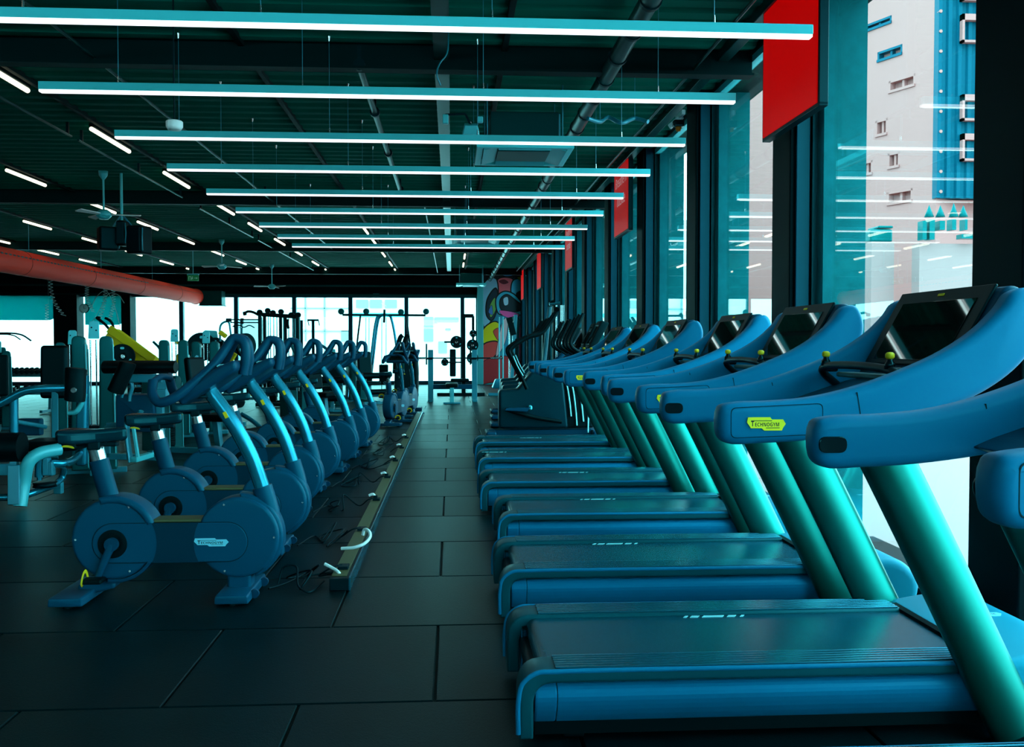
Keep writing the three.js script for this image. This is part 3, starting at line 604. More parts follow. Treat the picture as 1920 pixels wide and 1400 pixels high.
{
  const ds = [5.03, 6.41, 7.80, 9.19, 10.63, 12.04, 13.47, 14.88, 16.2], first = makeLamp();
  ds.forEach((D, i) => { const label = i === 0 ? 'long hanging light bar nearest the camera, its end in front of the large red banner' : `long hanging light bar, ${i === 8 ? 'ninth and farthest' : ORD[i]} of the row counted from the camera`; const o = i ? dup(first, label) : first; o.userData.label = label; o.position.set(-0.372, 3.035, -D); });
}
function makeTube(L) {
  const t = thing('batten_light', 'x', 'ceiling light', [0, 0, 0], 0, 'short batten lights under the ceiling');
  part('batten_body', rbox(0.06, 0.04, L, 0.006, 0, 0.042, 0), M.ceilDark, t);
  part('tube', sweep([[0, 0, -L / 2], [0, 0, L / 2]], 0.024, 0.024, { n: 2, seg: 12, side: V(1, 0, 0) }), M.tubeGlow, t);
  const l = areaLight(0.04, L, 0, -0.03, 0, TUBE_RADIANCE, 0, [0.7, 0.85, 0.62]); l.name = 'batten_glow'; t.add(l);
  return t;
}
{
  const rows = [
    ['nearest row, left of the hanging bars', -4.02, [8.75, 11.6, 14.3, 17.3, 19.85, 22.65, 25.3, 28.5, 31.3], 1.15, ['first', 'second', 'third', 'fourth', 'fifth', 'sixth', 'seventh', 'eighth', 'ninth']],
    ['second row left of the bars', -6.14, [14.25, 17.25, 19.75, 22.55, 25.5, 28.3, 31.1], 1.2],
    ['third row, above the red duct', -8.33, [19.8, 22.75, 25.6, 28.5, 31.2], 1.5],
    ['outermost row behind the red duct', -10.47, [22.7, 25.5, 28.2], 1.5],
    ['row over the aisle beyond the bars', -1.81, [20.2, 22.6, 25.5, 28.5, 31.1], 1.3],
    ['row nearest the windows', 0.355, [26.0, 28.75], 1.7],
  ];
  const first = makeTube(1.25); let n = 0;
  for (const [row, x, ds, L] of rows) ds.forEach((D, i) => {
    const label = `short batten light, ${ORD[i]} from the camera in the ${row}`, o = n++ ? dup(first, label) : first;
    o.userData.label = label; o.position.set(x, 3.80, -D);
  });
  for (const [k, D] of [5.9, 3.1, 0.3, -2.4].entries()) dup(first, `short batten light left of the bars, ${ORD[k]} one nearer than those in view`, [-4.02, 3.80, -D]);
  for (const [i, x] of [-4.02, -6.14, -8.33, -10.47, -1.81, 0.355].entries()) tag(part('mounting_rail', rbox(0.05, 0.05, 28, 0.005, x + 0.09, 3.855, -18.5), M.ceilDark), 'dark mounting rail along the ' + rows[i][0] + ' of battens', 'rail');
}
// ------------------------------------------------------------------ pipes, beams, trays under the ceiling
for (const [i, D] of [8.0, 15.75, 23.4, 30.8].entries()) { const b = structGroup('beam'); part('beam_web', box(XW - XL, 0.22, 0.02, (XW + XL) / 2, 3.77, -D), M.ceilDark, b); part('beam_flange', box(XW - XL, 0.02, 0.14, (XW + XL) / 2, 3.665, -D), M.ceilDark, b); }
{
  const p = placed('ventilation_pipe', 'dark round pipe with clamps running under the ceiling towards the street art', 'pipe', V(1.33, 3.7, -1));
  part('pipe', stick(V(1.32, 3.68, -2), V(1.34, 3.68, -33.3), 0.068, 0.068, 20), M.pipe, p);
  for (let D = 2.6; D < 33; D += D < 14 ? 0.62 : 1.1) part('clamp', disc(0.078, 0.045, 1.325, 3.68, -D, 18), M.dark, p);
}
{
  const p = placed('thin_pipe', 'thin slanted pipe with end brackets under the ceiling between the light bars', 'pipe', V(-0.76, 3.72, -8));
  part('pipe', stick(V(-0.76, 3.70, -8.0), V(-0.765, 3.70, -14.3), 0.03, 0.03, 12), M.pipe, p);
  for (const D of [8.0, 9.6, 11.6, 14.3]) part('bracket', [box(0.03, 0.14, 0.03, -0.76, 3.785, -D), disc(0.05, 0.05, -0.76, 3.70, -D, 14)], M.dark, p);
}
{
  const p = placed('cable_tray', 'narrow grey cable tray along the middle of the ceiling', 'cable tray', V(-0.08, 3.8, -4));
  part('tray_base', box(0.12, 0.008, 27, -0.08, 3.75, -17), M.pipe, p);
  for (const s of [-1, 1]) part('tray_side', box(0.006, 0.05, 27, -0.08 + s * 0.06, 3.775, -17), M.pipe, p);
  for (const D of [6, 9, 12.5, 16, 20, 25]) part('hanger', [stick(V(-0.14, 3.77, -D), V(-0.14, 3.9, -D), 0.005), stick(V(-0.02, 3.77, -D), V(-0.02, 3.9, -D), 0.005)], M.steel, p);
}
for (const [x0, D0, x1, D1, l] of [[-4.25, 6.5, -4.25, 11.0, 'pale conduit beside the nearest battens'], [-4.25, 11.2, -4.25, 15.4, 'conduit continuing behind the second batten'], [-4.3, 16.6, -4.3, 21, 'thin conduit further along the batten row'], [-4.3, 21.5, -4.3, 30, 'thin conduit near the far end of the batten row'], [-2.9, 6.2, -2.9, 24, 'dark conduit slanting across the ceiling left of the aisle'], [-0.45, 16, -0.45, 31, 'dark conduit over the aisle towards the far windows'], [2.05, 4, 2.05, 30, 'dark conduit along the window side of the ceiling']])
  { const c = placed('conduit', l, 'conduit', V(x0, 3.7, -D0)); part('conduit_pipe', stick(V(x0, 3.72, -D0), V(x1, 3.72, -D1), 0.014, 0.014, 8), M.pipe, c); for (const D of [D0 + 0.1, (D0 + D1) / 2, D1 - 0.1]) part('clip', box(0.03, 0.14, 0.02, x0, 3.785, -D), M.dark, c); }
// loose cable under the ceiling
tag(part('loose_cable', sweep([V(-0.02, 3.775, -7.3), at(838, 100, 7.2), at(824, 120, 7.15), at(819, 140, 7.1), at(826, 160, 7.15)], 0.006, 0.006, { n: 20, seg: 6 }), M.steel), 'thin loose cable loop dangling beside the cable tray', 'cable');
tag(part('flexible_hose', [sweep([at(1102, 222, 8.6), at(1125, 228, 8.7), at(1140, 220, 8.8), at(1165, 230, 8.7), at(1190, 222, 8.8), at(1215, 228, 8.7)], 0.02, 0.02, { n: 40, seg: 8 }), ...[[1125, 228, 8.7], [1190, 222, 8.8]].map(([u, v, d]) => { const p = at(u, v, d); return stick(p, V(p.x, 3.87, p.z), 0.003, 0.003, 5); })], M.steel), 'crinkled silver hose lying under the ceiling beside the round pipe', 'hose');
// ceiling cassettes
function makeCassette() {
  const t = thing('air_conditioner', 'x', 'air conditioner', [0, 0, 0], 0, 'ceiling air conditioners');
  part('casing', rbox(0.66, 0.30, 0.66, 0.01, 0, 0.19, 0), M.pipe, t);
  part('side_plate', rbox(0.02, 0.28, 0.6, 0.004, 0.335, 0.19, 0), M.steel, t);
  const fr = part('cover_frame', slab(shape([[-0.46, -0.46], [0.46, -0.46], [0.46, 0.46], [-0.46, 0.46]], [[[-0.40, -0.40], [-0.40, 0.40], [0.40, 0.40], [0.40, -0.40]]]), 0.06, 0, 0.008).rotateX(Math.PI / 2), M.alu, t);
  part('grille', box(0.5, 0.02, 0.5, 0, -0.012, 0), M.green, fr);
  for (const [x, z, w, d] of [[0.325, 0, 0.14, 0.74], [-0.325, 0, 0.14, 0.74], [0, 0.325, 0.5, 0.14], [0, -0.325, 0.5, 0.14]]) part('louvre', box(w, 0.012, d, x, -0.016, z, x ? 0 : Math.sign(z) * 0.25, 0, x ? Math.sign(x) * -0.25 : 0), M.steelPale, fr);
  for (const [x, z] of [[-0.36, -0.36], [0.36, -0.36], [-0.36, 0.36], [0.36, 0.36]]) part('hanger_rod', stick(V(x, 0.1, z), V(x, 0.59, z), 0.006), M.steel, t);
  return t;
}
{
  const a = makeCassette(); a.userData.label = 'boxy ceiling air conditioner above the aisle behind the third light bar'; a.position.set(0.70, 3.27, -9.44);
  dup(a, 'small ceiling air conditioner at the ninth light bar', [0.42, 3.3, -17.4]);
  dup(a, 'dark ceiling air conditioner at the far end before the street art', [0.6, 3.25, -29.5]);
}
// flood light, sensor, detector
{
  const p = at(883, 244, 8.3), f = placed('flood_light', 'small white flood light on a bracket under the cable tray', 'lamp', p);
  part('lamp_head', slab([[-0.075, -0.03], [0.075, -0.03], [0.055, 0.05], [-0.055, 0.05]], 0.12, 0, 0.01).rotateX(0.4).translate(p.x, p.y, p.z), M.steelPale, f);
  part('glass', rbox(0.13, 0.012, 0.1, 0.004, p.x, p.y - 0.035, p.z, 0.4), M.white, f);
  part('bracket', [stick(V(p.x, p.y + 0.04, p.z), V(p.x - 0.05, p.y + 0.14, p.z), 0.01), stick(V(p.x - 0.05, p.y + 0.14, p.z), V(p.x - 0.22, p.y + 0.13, p.z), 0.01), stick(V(p.x + 0.06, p.y + 0.05, p.z), V(p.x + 0.06, 3.9, p.z), 0.006)], M.dark, f);
  part('junction_box', [rbox(0.05, 0.08, 0.05, 0.008, p.x - 0.22, p.y + 0.09, p.z), rbox(0.05, 0.05, 0.05, 0.008, p.x + 0.08, p.y + 0.09, p.z)], M.steelPale, f);
  const q = at(327, 235, 6.9), d = placed('wireless_access_point', 'small pale box hanging under the ceiling over the second light bar', 'detector', q);
  part('box_shell', lathe([[0.001, -0.035], [0.045, -0.033], [0.058, -0.01], [0.058, 0.025], [0.05, 0.032], [0.001, 0.033]], 24).translate(q.x, q.y, q.z), M.white, d);
  part('stem', stick(V(q.x, q.y + 0.03, q.z), V(q.x, 3.9, q.z), 0.006), M.dark, d);
  const s = at(1272, 240, 9.62), w = placed('alarm_beacon', 'white detector arm with orange lamp at the top of the windows', 'alarm', s);
  part('mount_plate', rbox(0.04, 0.05, 0.28, 0.008, s.x + 0.02, s.y + 0.13, s.z), M.white, w);
  part('arm', [beam(V(s.x - 0.07, s.y + 0.03, s.z - 0.1), V(s.x + 0.04, s.y + 0.12, s.z), 0.04, 0.05)], M.white, w);
  part('sensor_head', rbox(0.11, 0.07, 0.08, 0.015, s.x, s.y + 0.045, s.z), M.blackGloss, w);
  part('beacon_lens', lathe([[0.001, -0.03], [0.022, -0.026], [0.03, 0], [0.03, 0.015], [0.001, 0.02]], 16).translate(s.x, s.y - 0.005, s.z), M.orange, w);
}
// ------------------------------------------------------------------ red banners
function makeBanner(textual) {
  const t = thing('banner_added_glow', 'x', 'banner', [0, 0, 0], 0, 'red banners hung along the windows');
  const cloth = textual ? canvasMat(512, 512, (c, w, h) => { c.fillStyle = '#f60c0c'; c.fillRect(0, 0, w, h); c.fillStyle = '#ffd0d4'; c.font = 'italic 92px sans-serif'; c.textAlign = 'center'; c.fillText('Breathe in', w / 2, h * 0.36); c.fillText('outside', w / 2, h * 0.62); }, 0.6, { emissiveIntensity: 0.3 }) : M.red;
  if (textual) { cloth.emissive.setRGB(1, 1, 1); cloth.emissiveMap = cloth.map; }  // the lettered cloth gets the same added glow
  const l = new THREE.RectAreaLight(new THREE.Color().setRGB(1, 0, 0), 0.3, 1.0, 0.98); l.position.set(-0.035, 0.5, 0); l.rotation.y = Math.PI / 2; l.name = 'banner_added_light'; t.add(l);  // red area light added to go with the cloth glow
  const g = new THREE.BoxGeometry(1.02, 1.0, 0.02).rotateY(-Math.PI / 2).translate(-0.02, 0.5, 0);
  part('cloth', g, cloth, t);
  part('banner_frame', [rbox(0.06, 1.04, 0.03, 0.005, 0.005, 0.5, 0.525), rbox(0.06, 1.04, 0.03, 0.005, 0.005, 0.5, -0.525), rbox(0.06, 0.03, 1.08, 0.005, 0.005, -0.01, 0), rbox(0.06, 0.03, 1.08, 0.005, 0.005, 1.01, 0), box(0.02, 1.0, 1.02, 0.0, 0.5, 0)], M.dark, t);
  return t;
}
{
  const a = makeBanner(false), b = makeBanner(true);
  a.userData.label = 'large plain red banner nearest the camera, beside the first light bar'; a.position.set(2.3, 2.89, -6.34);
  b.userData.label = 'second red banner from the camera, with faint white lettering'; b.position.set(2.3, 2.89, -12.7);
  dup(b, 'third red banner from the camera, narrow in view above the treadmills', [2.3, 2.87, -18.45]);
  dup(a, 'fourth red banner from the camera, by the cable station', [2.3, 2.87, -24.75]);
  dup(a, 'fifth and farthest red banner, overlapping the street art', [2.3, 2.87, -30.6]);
}
// ------------------------------------------------------------------ red fabric duct, exit sign, fans, speakers
{
  const x = -8.6, y = 3.02, r = 0.245, d = placed('fabric_duct', 'long red fabric air duct under the ceiling along the left side', 'air duct', V(x, y, -6));
  const cuts = [5, 9.0, 12.6, 16.2, 19.6, 23.0, 26.6, 30.2, 32.6];
  for (let i = 0; i + 1 < cuts.length; i++) part('duct_length', new THREE.CylinderGeometry(r, r, cuts[i + 1] - cuts[i] - 0.012, 36, 1, true).rotateX(Math.PI / 2).translate(x, y, -(cuts[i] + cuts[i + 1]) / 2), M.redDuct, d);
  for (const D of cuts.slice(1, -1)) part('joint_ring', new THREE.TorusGeometry(r, 0.007, 6, 36).translate(x, y, -D), M.redDeep, d);
  const holes = []; for (let D = 10; D < 27; D += 0.17) holes.push(box(0.012, 0.03, 0.08, 0, 0, 0).translate(x + (r + 0.001) * Math.cos(0.35), y + (r + 0.001) * Math.sin(0.35), -D)); part('perforation', holes, M.dark, d).userData.kind = 'stuff';
  part('end_ring', new THREE.TorusGeometry(r, 0.02, 10, 36).translate(x, y, -32.6), M.redDuct, d);
  part('end_cap', disc(r * 0.98, 0.02, x, y, -32.58, 36), M.redDuct, d);
  const seamPts = (a) => [V(x + (r + 0.002) * Math.cos(a), y + (r + 0.002) * Math.sin(a), -5), V(x + (r + 0.002) * Math.cos(a), y + (r + 0.002) * Math.sin(a), -32.5)];
  part('seam', stick(...seamPts(0.35), 0.004, 0.004, 6), M.redDeep, d);
  for (const D of [16, 20, 24, 28]) part('hanger', stick(V(x, y + r, -D), V(x, 3.9, -D), 0.006), M.steel, d);
  const b = placed('plenum_box', 'dark sheet metal box at the far end of the red duct', 'duct box', V(-8.1, 3.1, -32.9));
  part('box_shell', rbox(0.75, 0.5, 0.55, 0.02, -8.15, 2.98, -33.05), M.pipe, b); part('box_flange', rbox(0.8, 0.03, 0.6, 0.01, -8.15, 2.735, -33.05), M.dark, b);
}
{
  const p = at(362, 521, 24), s = placed('exit_sign', 'green emergency exit sign hanging on a thin rod near the duct end', 'sign', p);
  const face = canvasMat(256, 144, (c, w, h) => { c.fillStyle = '#0c9a4c'; c.fillRect(0, 0, w, h); c.fillStyle = '#d8ffe8'; c.fillRect(28, 34, 60, 84); c.fillStyle = '#0c9a4c'; c.fillRect(40, 46, 36, 72); c.fillStyle = '#d8ffe8'; c.beginPath(); c.arc(118, 44, 10, 0, 7); c.fill(); c.lineWidth = 13; c.strokeStyle = '#d8ffe8'; c.beginPath(); c.moveTo(114, 58); c.lineTo(106, 86); c.lineTo(128, 102); c.moveTo(106, 86); c.lineTo(88, 112); c.moveTo(96, 68); c.lineTo(134, 72); c.stroke(); c.beginPath(); c.moveTo(160, 76); c.lineTo(214, 76); c.stroke(); c.beginPath(); c.moveTo(206, 54); c.lineTo(236, 76); c.lineTo(206, 98); c.fill(); }, 0.5);
  part('sign_face', printPlate(0.27, 0.145, 0.03).translate(p.x, p.y, p.z), face, s);
  part('sign_housing', rbox(0.29, 0.03, 0.05, 0.005, p.x, p.y + 0.085, p.z), M.steelPale, s);
  part('rod', stick(V(p.x, p.y + 0.09, p.z), V(p.x, 3.85, p.z), 0.009), M.steelPale, s);
  part('rod_plate', rbox(0.14, 0.02, 0.06, 0.005, p.x, 3.84, p.z), M.steelPale, s);
  const q = at(705, 553, 33.46); const e = placed('exit_sign', 'tiny green exit sign above the middle of the far windows', 'sign', q);
  part('sign_face', rbox(0.2, 0.11, 0.03, 0.005, q.x, q.y, q.z), M.green, e); part('sign_housing', rbox(0.22, 0.02, 0.04, 0.004, q.x, q.y + 0.06, q.z), M.dark, e);
}
function makeFan(R) {
  const t = thing('ceiling_fan', 'x', 'ceiling fan', [0, 0, 0], 0, 'ceiling fans');
  part('motor', lathe([[0.001, -0.07], [0.06, -0.065], [0.105, -0.02], [0.105, 0.03], [0.05, 0.07], [0.001, 0.075]], 24), M.steelPale, t);
  part('rod', stick(V(0, 0.06, 0), V(0, 0.60, 0), 0.014), M.steelPale, t);
  part('canopy', lathe([[0.02, 0.5], [0.06, 0.56], [0.065, 0.62], [0.001, 0.62]], 18), M.steelPale, t);
  for (let k = 0; k < 3; k++) { const a = k * 2.094 + 0.15, g = slab(rounded([[0.1, -0.03], [R, -0.06], [R, 0.06], [0.1, 0.04]], 0.02), 0.012, 0, 0.003).rotateX(-Math.PI / 2 + 0.2).rotateY(a).translate(0, 0.0, 0); part('blade', g, M.white, t); }
  return t;
}
{
  const a = makeFan(0.5); a.userData.label = 'pale ceiling fan on the left near the black loudspeakers'; a.position.set(-4.97, 3.25, -14); 
  dup(a, 'pale ceiling fan by the far bulkhead above the windows', [-5.02, 3.02, -27], 1.3);
  dup(a, 'small ceiling fan hanging right of the exit sign', [-5.35, 3.22, -22.6], 0.6);
}
{
  const p = at(228, 395, 14.1), pole = placed('speaker_pole', 'pale pole with clamp holding the loudspeakers under the ceiling', 'pole', V(p.x, 3.9, p.z));
  part('pole', stick(V(p.x, p.y - 0.18, p.z), V(p.x, 3.9, p.z), 0.02), M.steelPale, pole); part('yoke', [stick(V(p.x, p.y - 0.05, p.z), V(p.x - 0.14, p.y - 0.26, p.z), 0.014), stick(V(p.x, p.y - 0.05, p.z), V(p.x + 0.16, p.y - 0.24, p.z), 0.014)], M.steel, pole);
  const spk = (u, v, w, h, ry, l) => { const q = at(u, v, 14), s = thing('loudspeaker', l, 'loudspeaker', [q.x, q.y, q.z], ry, 'loudspeakers under the ceiling'); part('cabinet', rbox(w, h, 0.26, 0.03, 0, 0, 0), M.black, s); part('speaker_grille', rbox(w * 0.85, h * 0.86, 0.02, 0.008, 0, 0, 0.135), M.dark, s); part('side_handle', sweep([[w / 2, h * 0.4, 0.1], [w / 2 + 0.02, 0, 0.13], [w / 2, -h * 0.4, 0.1]], 0.01, 0.01, { n: 10, seg: 6 }), M.steel, s); };
  spk(202, 448, 0.26, 0.34, 0.5, 'black loudspeaker aimed left, first of the trio on the pole'); spk(231, 438, 0.12, 0.36, 0, 'slim black loudspeaker in the middle of the trio on the pole'); spk(261, 450, 0.26, 0.40, -0.35, 'black loudspeaker with bright edges, last of the trio on the pole');
}
// blinds, clock and white garlands at the far left
{
  const bl = (u0, u1, v1, l, cu) => { const a = at(u0, v1, 33.44), b = at(u1, v1, 33.44), t = placed('roller_blind', l, 'blind', V((a.x + b.x) / 2, 3.2, -33.44)); part('blind_cloth', slab(shape(rounded([[a.x, a.y, 0.02], [b.x, a.y, 0.28], [b.x, 3.12, 0.01], [a.x, 3.12, 0.01]], 0.01)), 0.02, 0).translate(0, 0, -33.44), M.blind, t); part('blind_roller', stick(V(a.x, 3.12, -33.44), V(b.x, 3.12, -33.44), 0.05), M.dark, t); };
  bl(-60, 105, 600, 'wide teal roller blind over the leftmost window', 1); bl(160, 233, 609, 'narrow teal roller blind with rounded corner behind the white garlands', 1);
  const c = at(158, 578, 33.17), k = placed('wall_clock', 'white round clock on the dark pillar between the two teal blinds', 'clock', c);
  part('clock_case', disc(0.16, 0.05, c.x, c.y, c.z, 28), M.dark, k); part('clock_face', disc(0.14, 0.02, c.x, c.y, c.z + 0.03, 28), M.white, k); part('clock_hands', [box(0.01, 0.1, 0.006, c.x, c.y + 0.04, c.z + 0.045), box(0.08, 0.01, 0.006, c.x + 0.03, c.y, c.z + 0.045)], M.black, k);
  const garland = (pts, l, coil = 0.06, n = 12) => { const cv = new THREE.CatmullRomCurve3(pts.map(([u, v]) => at(u, v, 33.1))), out = []; for (let i = 0; i <= n * 12; i++) { const t = i / (n * 12), p = cv.getPoint(t), a = i / 12 * 2 * Math.PI; out.push(p.add(V(Math.cos(a) * coil, 0, Math.sin(a) * coil))); } const g0 = out[0], top = V(g0.x, 3.86, g0.z); tag(part('garland', [stick(g0, top, 0.003, 0.003, 5), sweep(out, 0.011, 0.011, { straight: true, seg: 6, side: V(0, 1, 0) })], M.white), l, 'garland', 'white party garlands'); };
  garland([[95, 520], [96, 545], [104, 570], [120, 592]], 'white spiral garland curling beside the wide teal blind');
  garland([[88, 570], [88, 600]], 'short white spiral garland in front of the wide blind', 0.05, 6);
  garland([[163, 535], [164, 560], [175, 585]], 'white spiral garland at the edge of the narrow blind');
  garland([[198, 540], [195, 570], [186, 600]], 'white spiral garland hanging down the middle of the narrow blind');
  garland([[212, 542], [213, 570], [206, 598]], 'white spiral garland near the rounded corner of the narrow blind');
  const rib = (pts, l) => tag(part('ribbon', sweep(pts.map(([u, v]) => at(u, v, 33.12)), 0.012, 0.006, { n: 30, seg: 6 }), M.white), l, 'ribbon', 'white party garlands');
  rib([[168, 612], [190, 575], [205, 550], [222, 553], [233, 568]], 'white ribbon arching across the narrow blind'); rib([[170, 580], [182, 555], [198, 545], [215, 575], [225, 612]], 'second white ribbon crossing the arching one on the narrow blind');
}
// ------------------------------------------------------------------ cable duct on the floor and its cables
{
  const a = thing('floor_cable_duct', 'long brown cable duct on the floor between the bikes and aisle', 'cable duct', [-0.635, 0, -12]);
  part('duct_body', rbox(0.11, 0.07, 13.3, 0.006, 0, 0.035, 0), M.dark, a); part('duct_lid', rbox(0.085, 0.006, 13.2, 0.002, -0.005, 0.073, 0), M.olive, a); part('duct_edge', rbox(0.012, 0.075, 13.3, 0.003, 0.058, 0.037, 0), M.plate, a);
  for (let i = 0; i < 7; i++) { const D = BIKES[i][1] + 0.28, z = 12 - D; part('socket', rbox(0.06, 0.02, 0.09, 0.004, 0, 0.084, z), M.dark, a); }
  BIKES.forEach(([bx, D], i) => {
    const z = -D - 0.28, x0 = bx + 0.14, pts = [[x0, 0.02, -D - 0.05]];
    for (let k = 0; k < 9; k++) pts.push([x0 + 0.05 + (k % 3) * 0.06 + rnd() * 0.12 * (k + 1) / 4, 0.012 + (k % 3 === 2 ? 0.04 + 0.07 * rnd() : 0), z + (rnd() - 0.5) * 0.5]);
    pts.push([-0.78, 0.03, z], [-0.70, 0.085, z + 0.02], [-0.645, 0.094, z]);
    tag(part('power_cable', sweep(pts, 0.0055, 0.0055, { n: 90, seg: 6, side: V(0, 1, 0) }), M.dark), `black power cable tangled on the floor beside the ${ORD[i]} bike`, 'cable', 'power cables of the bikes');
    if (i > 1) { const p = placed('plug', `pale plug in the cable duct beside the ${ORD[i]} bike`, 'plug', V(-0.645, 0.09, z), 'plugs in the cable duct'); part('plug_body', [sweep([[-0.70, 0.115, z], [-0.665, 0.125, z], [-0.645, 0.10, z]], 0.012, 0.012, { n: 8, seg: 8 })], M.cableWhite, p); part('plug_grip', rbox(0.035, 0.03, 0.035, 0.006, -0.645, 0.102, z), M.dark, p); }
  });
  tag(part('white_cable', sweep([at(640, 1028, 5.72), at(665, 1026, 5.70), at(684, 1018, 5.72), at(694, 1005, 5.78), at(692, 996, 5.80), at(683, 993, 5.84), at(680, 1003, 5.84)], 0.010, 0.010, { n: 40, seg: 8 }), M.cableWhite), 'white cable bending in a loop over the second socket of the duct', 'cable');
  tag(part('white_cable', sweep([at(609, 1057, 5.52), at(622, 1064, 5.50), at(634, 1072, 5.46), at(641, 1083, 5.45)], 0.010, 0.010, { n: 20, seg: 8 }), M.cableWhite), 'short white plug cable at the near end of the floor duct', 'cable');
  tag(part('floor_cable', sweep([[-1.0, 0.01, -5.5], [-0.97, 0.10, -5.52], [-0.90, 0.11, -5.5], [-0.86, 0.03, -5.35], [-0.8, 0.008, -5.3], [-0.74, 0.02, -5.5]], 0.006, 0.006, { n: 50, seg: 6 }), M.dark), 'dark cable arching off the floor beside the nearest bike foot', 'cable');
}

// ------------------------------------------------------------------ strength machines on the left
const padBox = (w, h, d, x, y, z, rx = 0, rz = 0) => rbox(w, h, d, 0.035, 0, 0, 0, rx, 0, rz, 3).translate(x, y, z);
// two shrouds, guide rods and a weight stack; local origin on the floor
function addStack(t, x, z, h, m = M.green) {
  for (const s of [-1, 1]) {
    const o = rounded([[-0.09, 0.05], [0.09, 0.05], [0.055, h - 0.16, 0.08], [-0.075, h - 0.16, 0.08]], 0.01);
    const sh = part('shroud', slab(shape(o), 0.30, 0, 0.02, 3).translate(x + s * 0.135, 0, z), m, t);
    part('shroud_edge', sweep([[x + s * 0.135 + 0.075, 0.08, z + 0.155], [x + s * 0.135 + 0.066, h * 0.6, z + 0.155], [x + s * 0.135 + 0.06, h - 0.25, z + 0.155]], 0.008, 0.005, { n: 6, seg: 6 }), M.steelPale, sh);
  }
  const b = part('top_bracket', slab(rounded([[-0.05, h - 0.19], [0.06, h - 0.19], [0.06, h, 0.03], [-0.04, h, 0.03]], 0.01), 0.04, 0, 0.006).translate(x, 0, z + 0.08), M.steelPale, t);
  part('bolt', [disc(0.009, 0.01, x - 0.015, h - 0.07, z + 0.103, 8), disc(0.009, 0.01, x + 0.03, h - 0.1, z + 0.103, 8)], M.dark, b);
  for (const s of [-1, 1]) part('guide_rod', stick(V(x + s * 0.028, 0.1, z + 0.10), V(x + s * 0.028, h - 0.2, z + 0.10), 0.0085, 0.0085, 8), M.chrome, t);
  const pl = []; for (let k = 0; k < 14; k++) pl.push(rbox(0.1, 0.026, 0.2, 0.004, x, 0.12 + k * 0.03, z + 0.06, 0, 0, 0, 1)); const ws = part('weight_stack', pl, M.black, t); ws.userData.kind = 'stuff';
}
function strengthMachine(label, x, D, turn, { h = 1.6, kind = 'press', m = M.green } = {}) {
  const t = thing('strength_machine', label, 'gym machine', [x, 0, -D], turn, 'weight stack machines');
  addStack(t, 0, 0, h, m);
  if (kind === 'tower') { part('base_frame', [beam(V(-0.32, 0.035, 0.05), V(0.32, 0.035, 0.05), 0.08, 0.06), beam(V(0, 0.035, -0.35), V(0, 0.035, 0.3), 0.08, 0.06)], M.steel, t); return t; }
  part('base_frame', [beam(V(0, 0.05, -0.2), V(0, 0.05, 1.35), 0.09, 0.07), beam(V(-0.32, 0.035, 0.05), V(0.32, 0.035, 0.05), 0.08, 0.06), beam(V(-0.36, 0.035, 1.3), V(0.36, 0.035, 1.3), 0.08, 0.06)], M.steel, t);
  part('seat_post', beam(V(0, 0.05, 0.85), V(0, 0.44, 0.80), 0.08, 0.08), M.steel, t);
  part('seat_pad', padBox(0.40, 0.09, 0.42, 0, 0.48, 0.84), M.pad, t);
  const up = part('back_support', beam(V(0, 0.3, 0.5), V(0, 1.12, 0.40), 0.07, 0.07), M.steel, t);
  part('back_pad', padBox(0.34, 0.66, 0.09, 0, 0.90, 0.52, -0.13), M.pad, t);
  if (kind === 'press') for (const s of [-1, 1]) { const a = part('lever_arm', sweep([[s * 0.3, 1.45, 0.25], [s * 0.42, 1.3, 0.45], [s * 0.44, 1.0, 0.75], [s * 0.40, 0.88, 0.95]], 0.028, 0.028, { n: 20, seg: 10, side: V(1, 0, 0) }), M.tube, t); part('grip', stick(V(s * 0.40, 0.88, 0.94), V(s * 0.22, 0.9, 1.0), 0.024), M.black, a); }
  if (kind === 'legs') { const a = part('lever_arm', sweep([[0.32, 0.5, 0.95], [0.33, 0.42, 1.1], [0.32, 0.3, 1.28]], 0.03, 0.025, { n: 12, seg: 10, side: V(1, 0, 0) }), M.tube, t); part('roller_pad', [stick(V(-0.28, 0.29, 1.3), V(0.28, 0.29, 1.3), 0.065, 0.065, 18)], M.pad, a); part('thigh_pad', [stick(V(-0.25, 0.66, 0.98), V(0.25, 0.66, 0.98), 0.075, 0.075, 18)], M.pad, t); }
  if (kind === 'pull') { part('overhead_arm', sweep([[0, h - 0.1, 0.0], [0, h + 0.28, 0.2], [0, h + 0.36, 0.7]], 0.035, 0.035, { n: 14, seg: 10, side: V(1, 0, 0) }), M.tube, t); part('pull_bar', sweep([[-0.5, h + 0.0, 0.72], [-0.35, h + 0.1, 0.72], [0, h + 0.12, 0.72], [0.35, h + 0.1, 0.72], [0.5, h, 0.72]], 0.014, 0.014, { n: 20, seg: 8 }), M.black, t); part('cable', stick(V(0, h + 0.12, 0.72), V(0, h + 0.34, 0.71), 0.004), M.black, t); }
  return t;
}
const badgeTall = (t, x, y, z) => badge(0.36, 0.09, badgePale, 'name_badge', t, (g) => g.rotateZ(-Math.PI / 2).translate(x, y, z));
strengthMachine('tall weight stack tower with two rounded shrouds behind the nearest bike saddle', -3.85, 10.5, 0.30, { kind: 'tower', h: 1.64 });
strengthMachine('weight stack tower with pale top, standing before the dark pillar', -5.05, 13, 0.35, { kind: 'tower', h: 1.58 });
strengthMachine('weight stack machine cut off by the picture edge, dark shrouds', -5.15, 10.6, 0.5, { kind: 'tower' });
strengthMachine('weight stack tower left of the first window mullion, behind the long black pad', -4.14, 14.5, 0.2, { kind: 'tower', h: 1.62 });
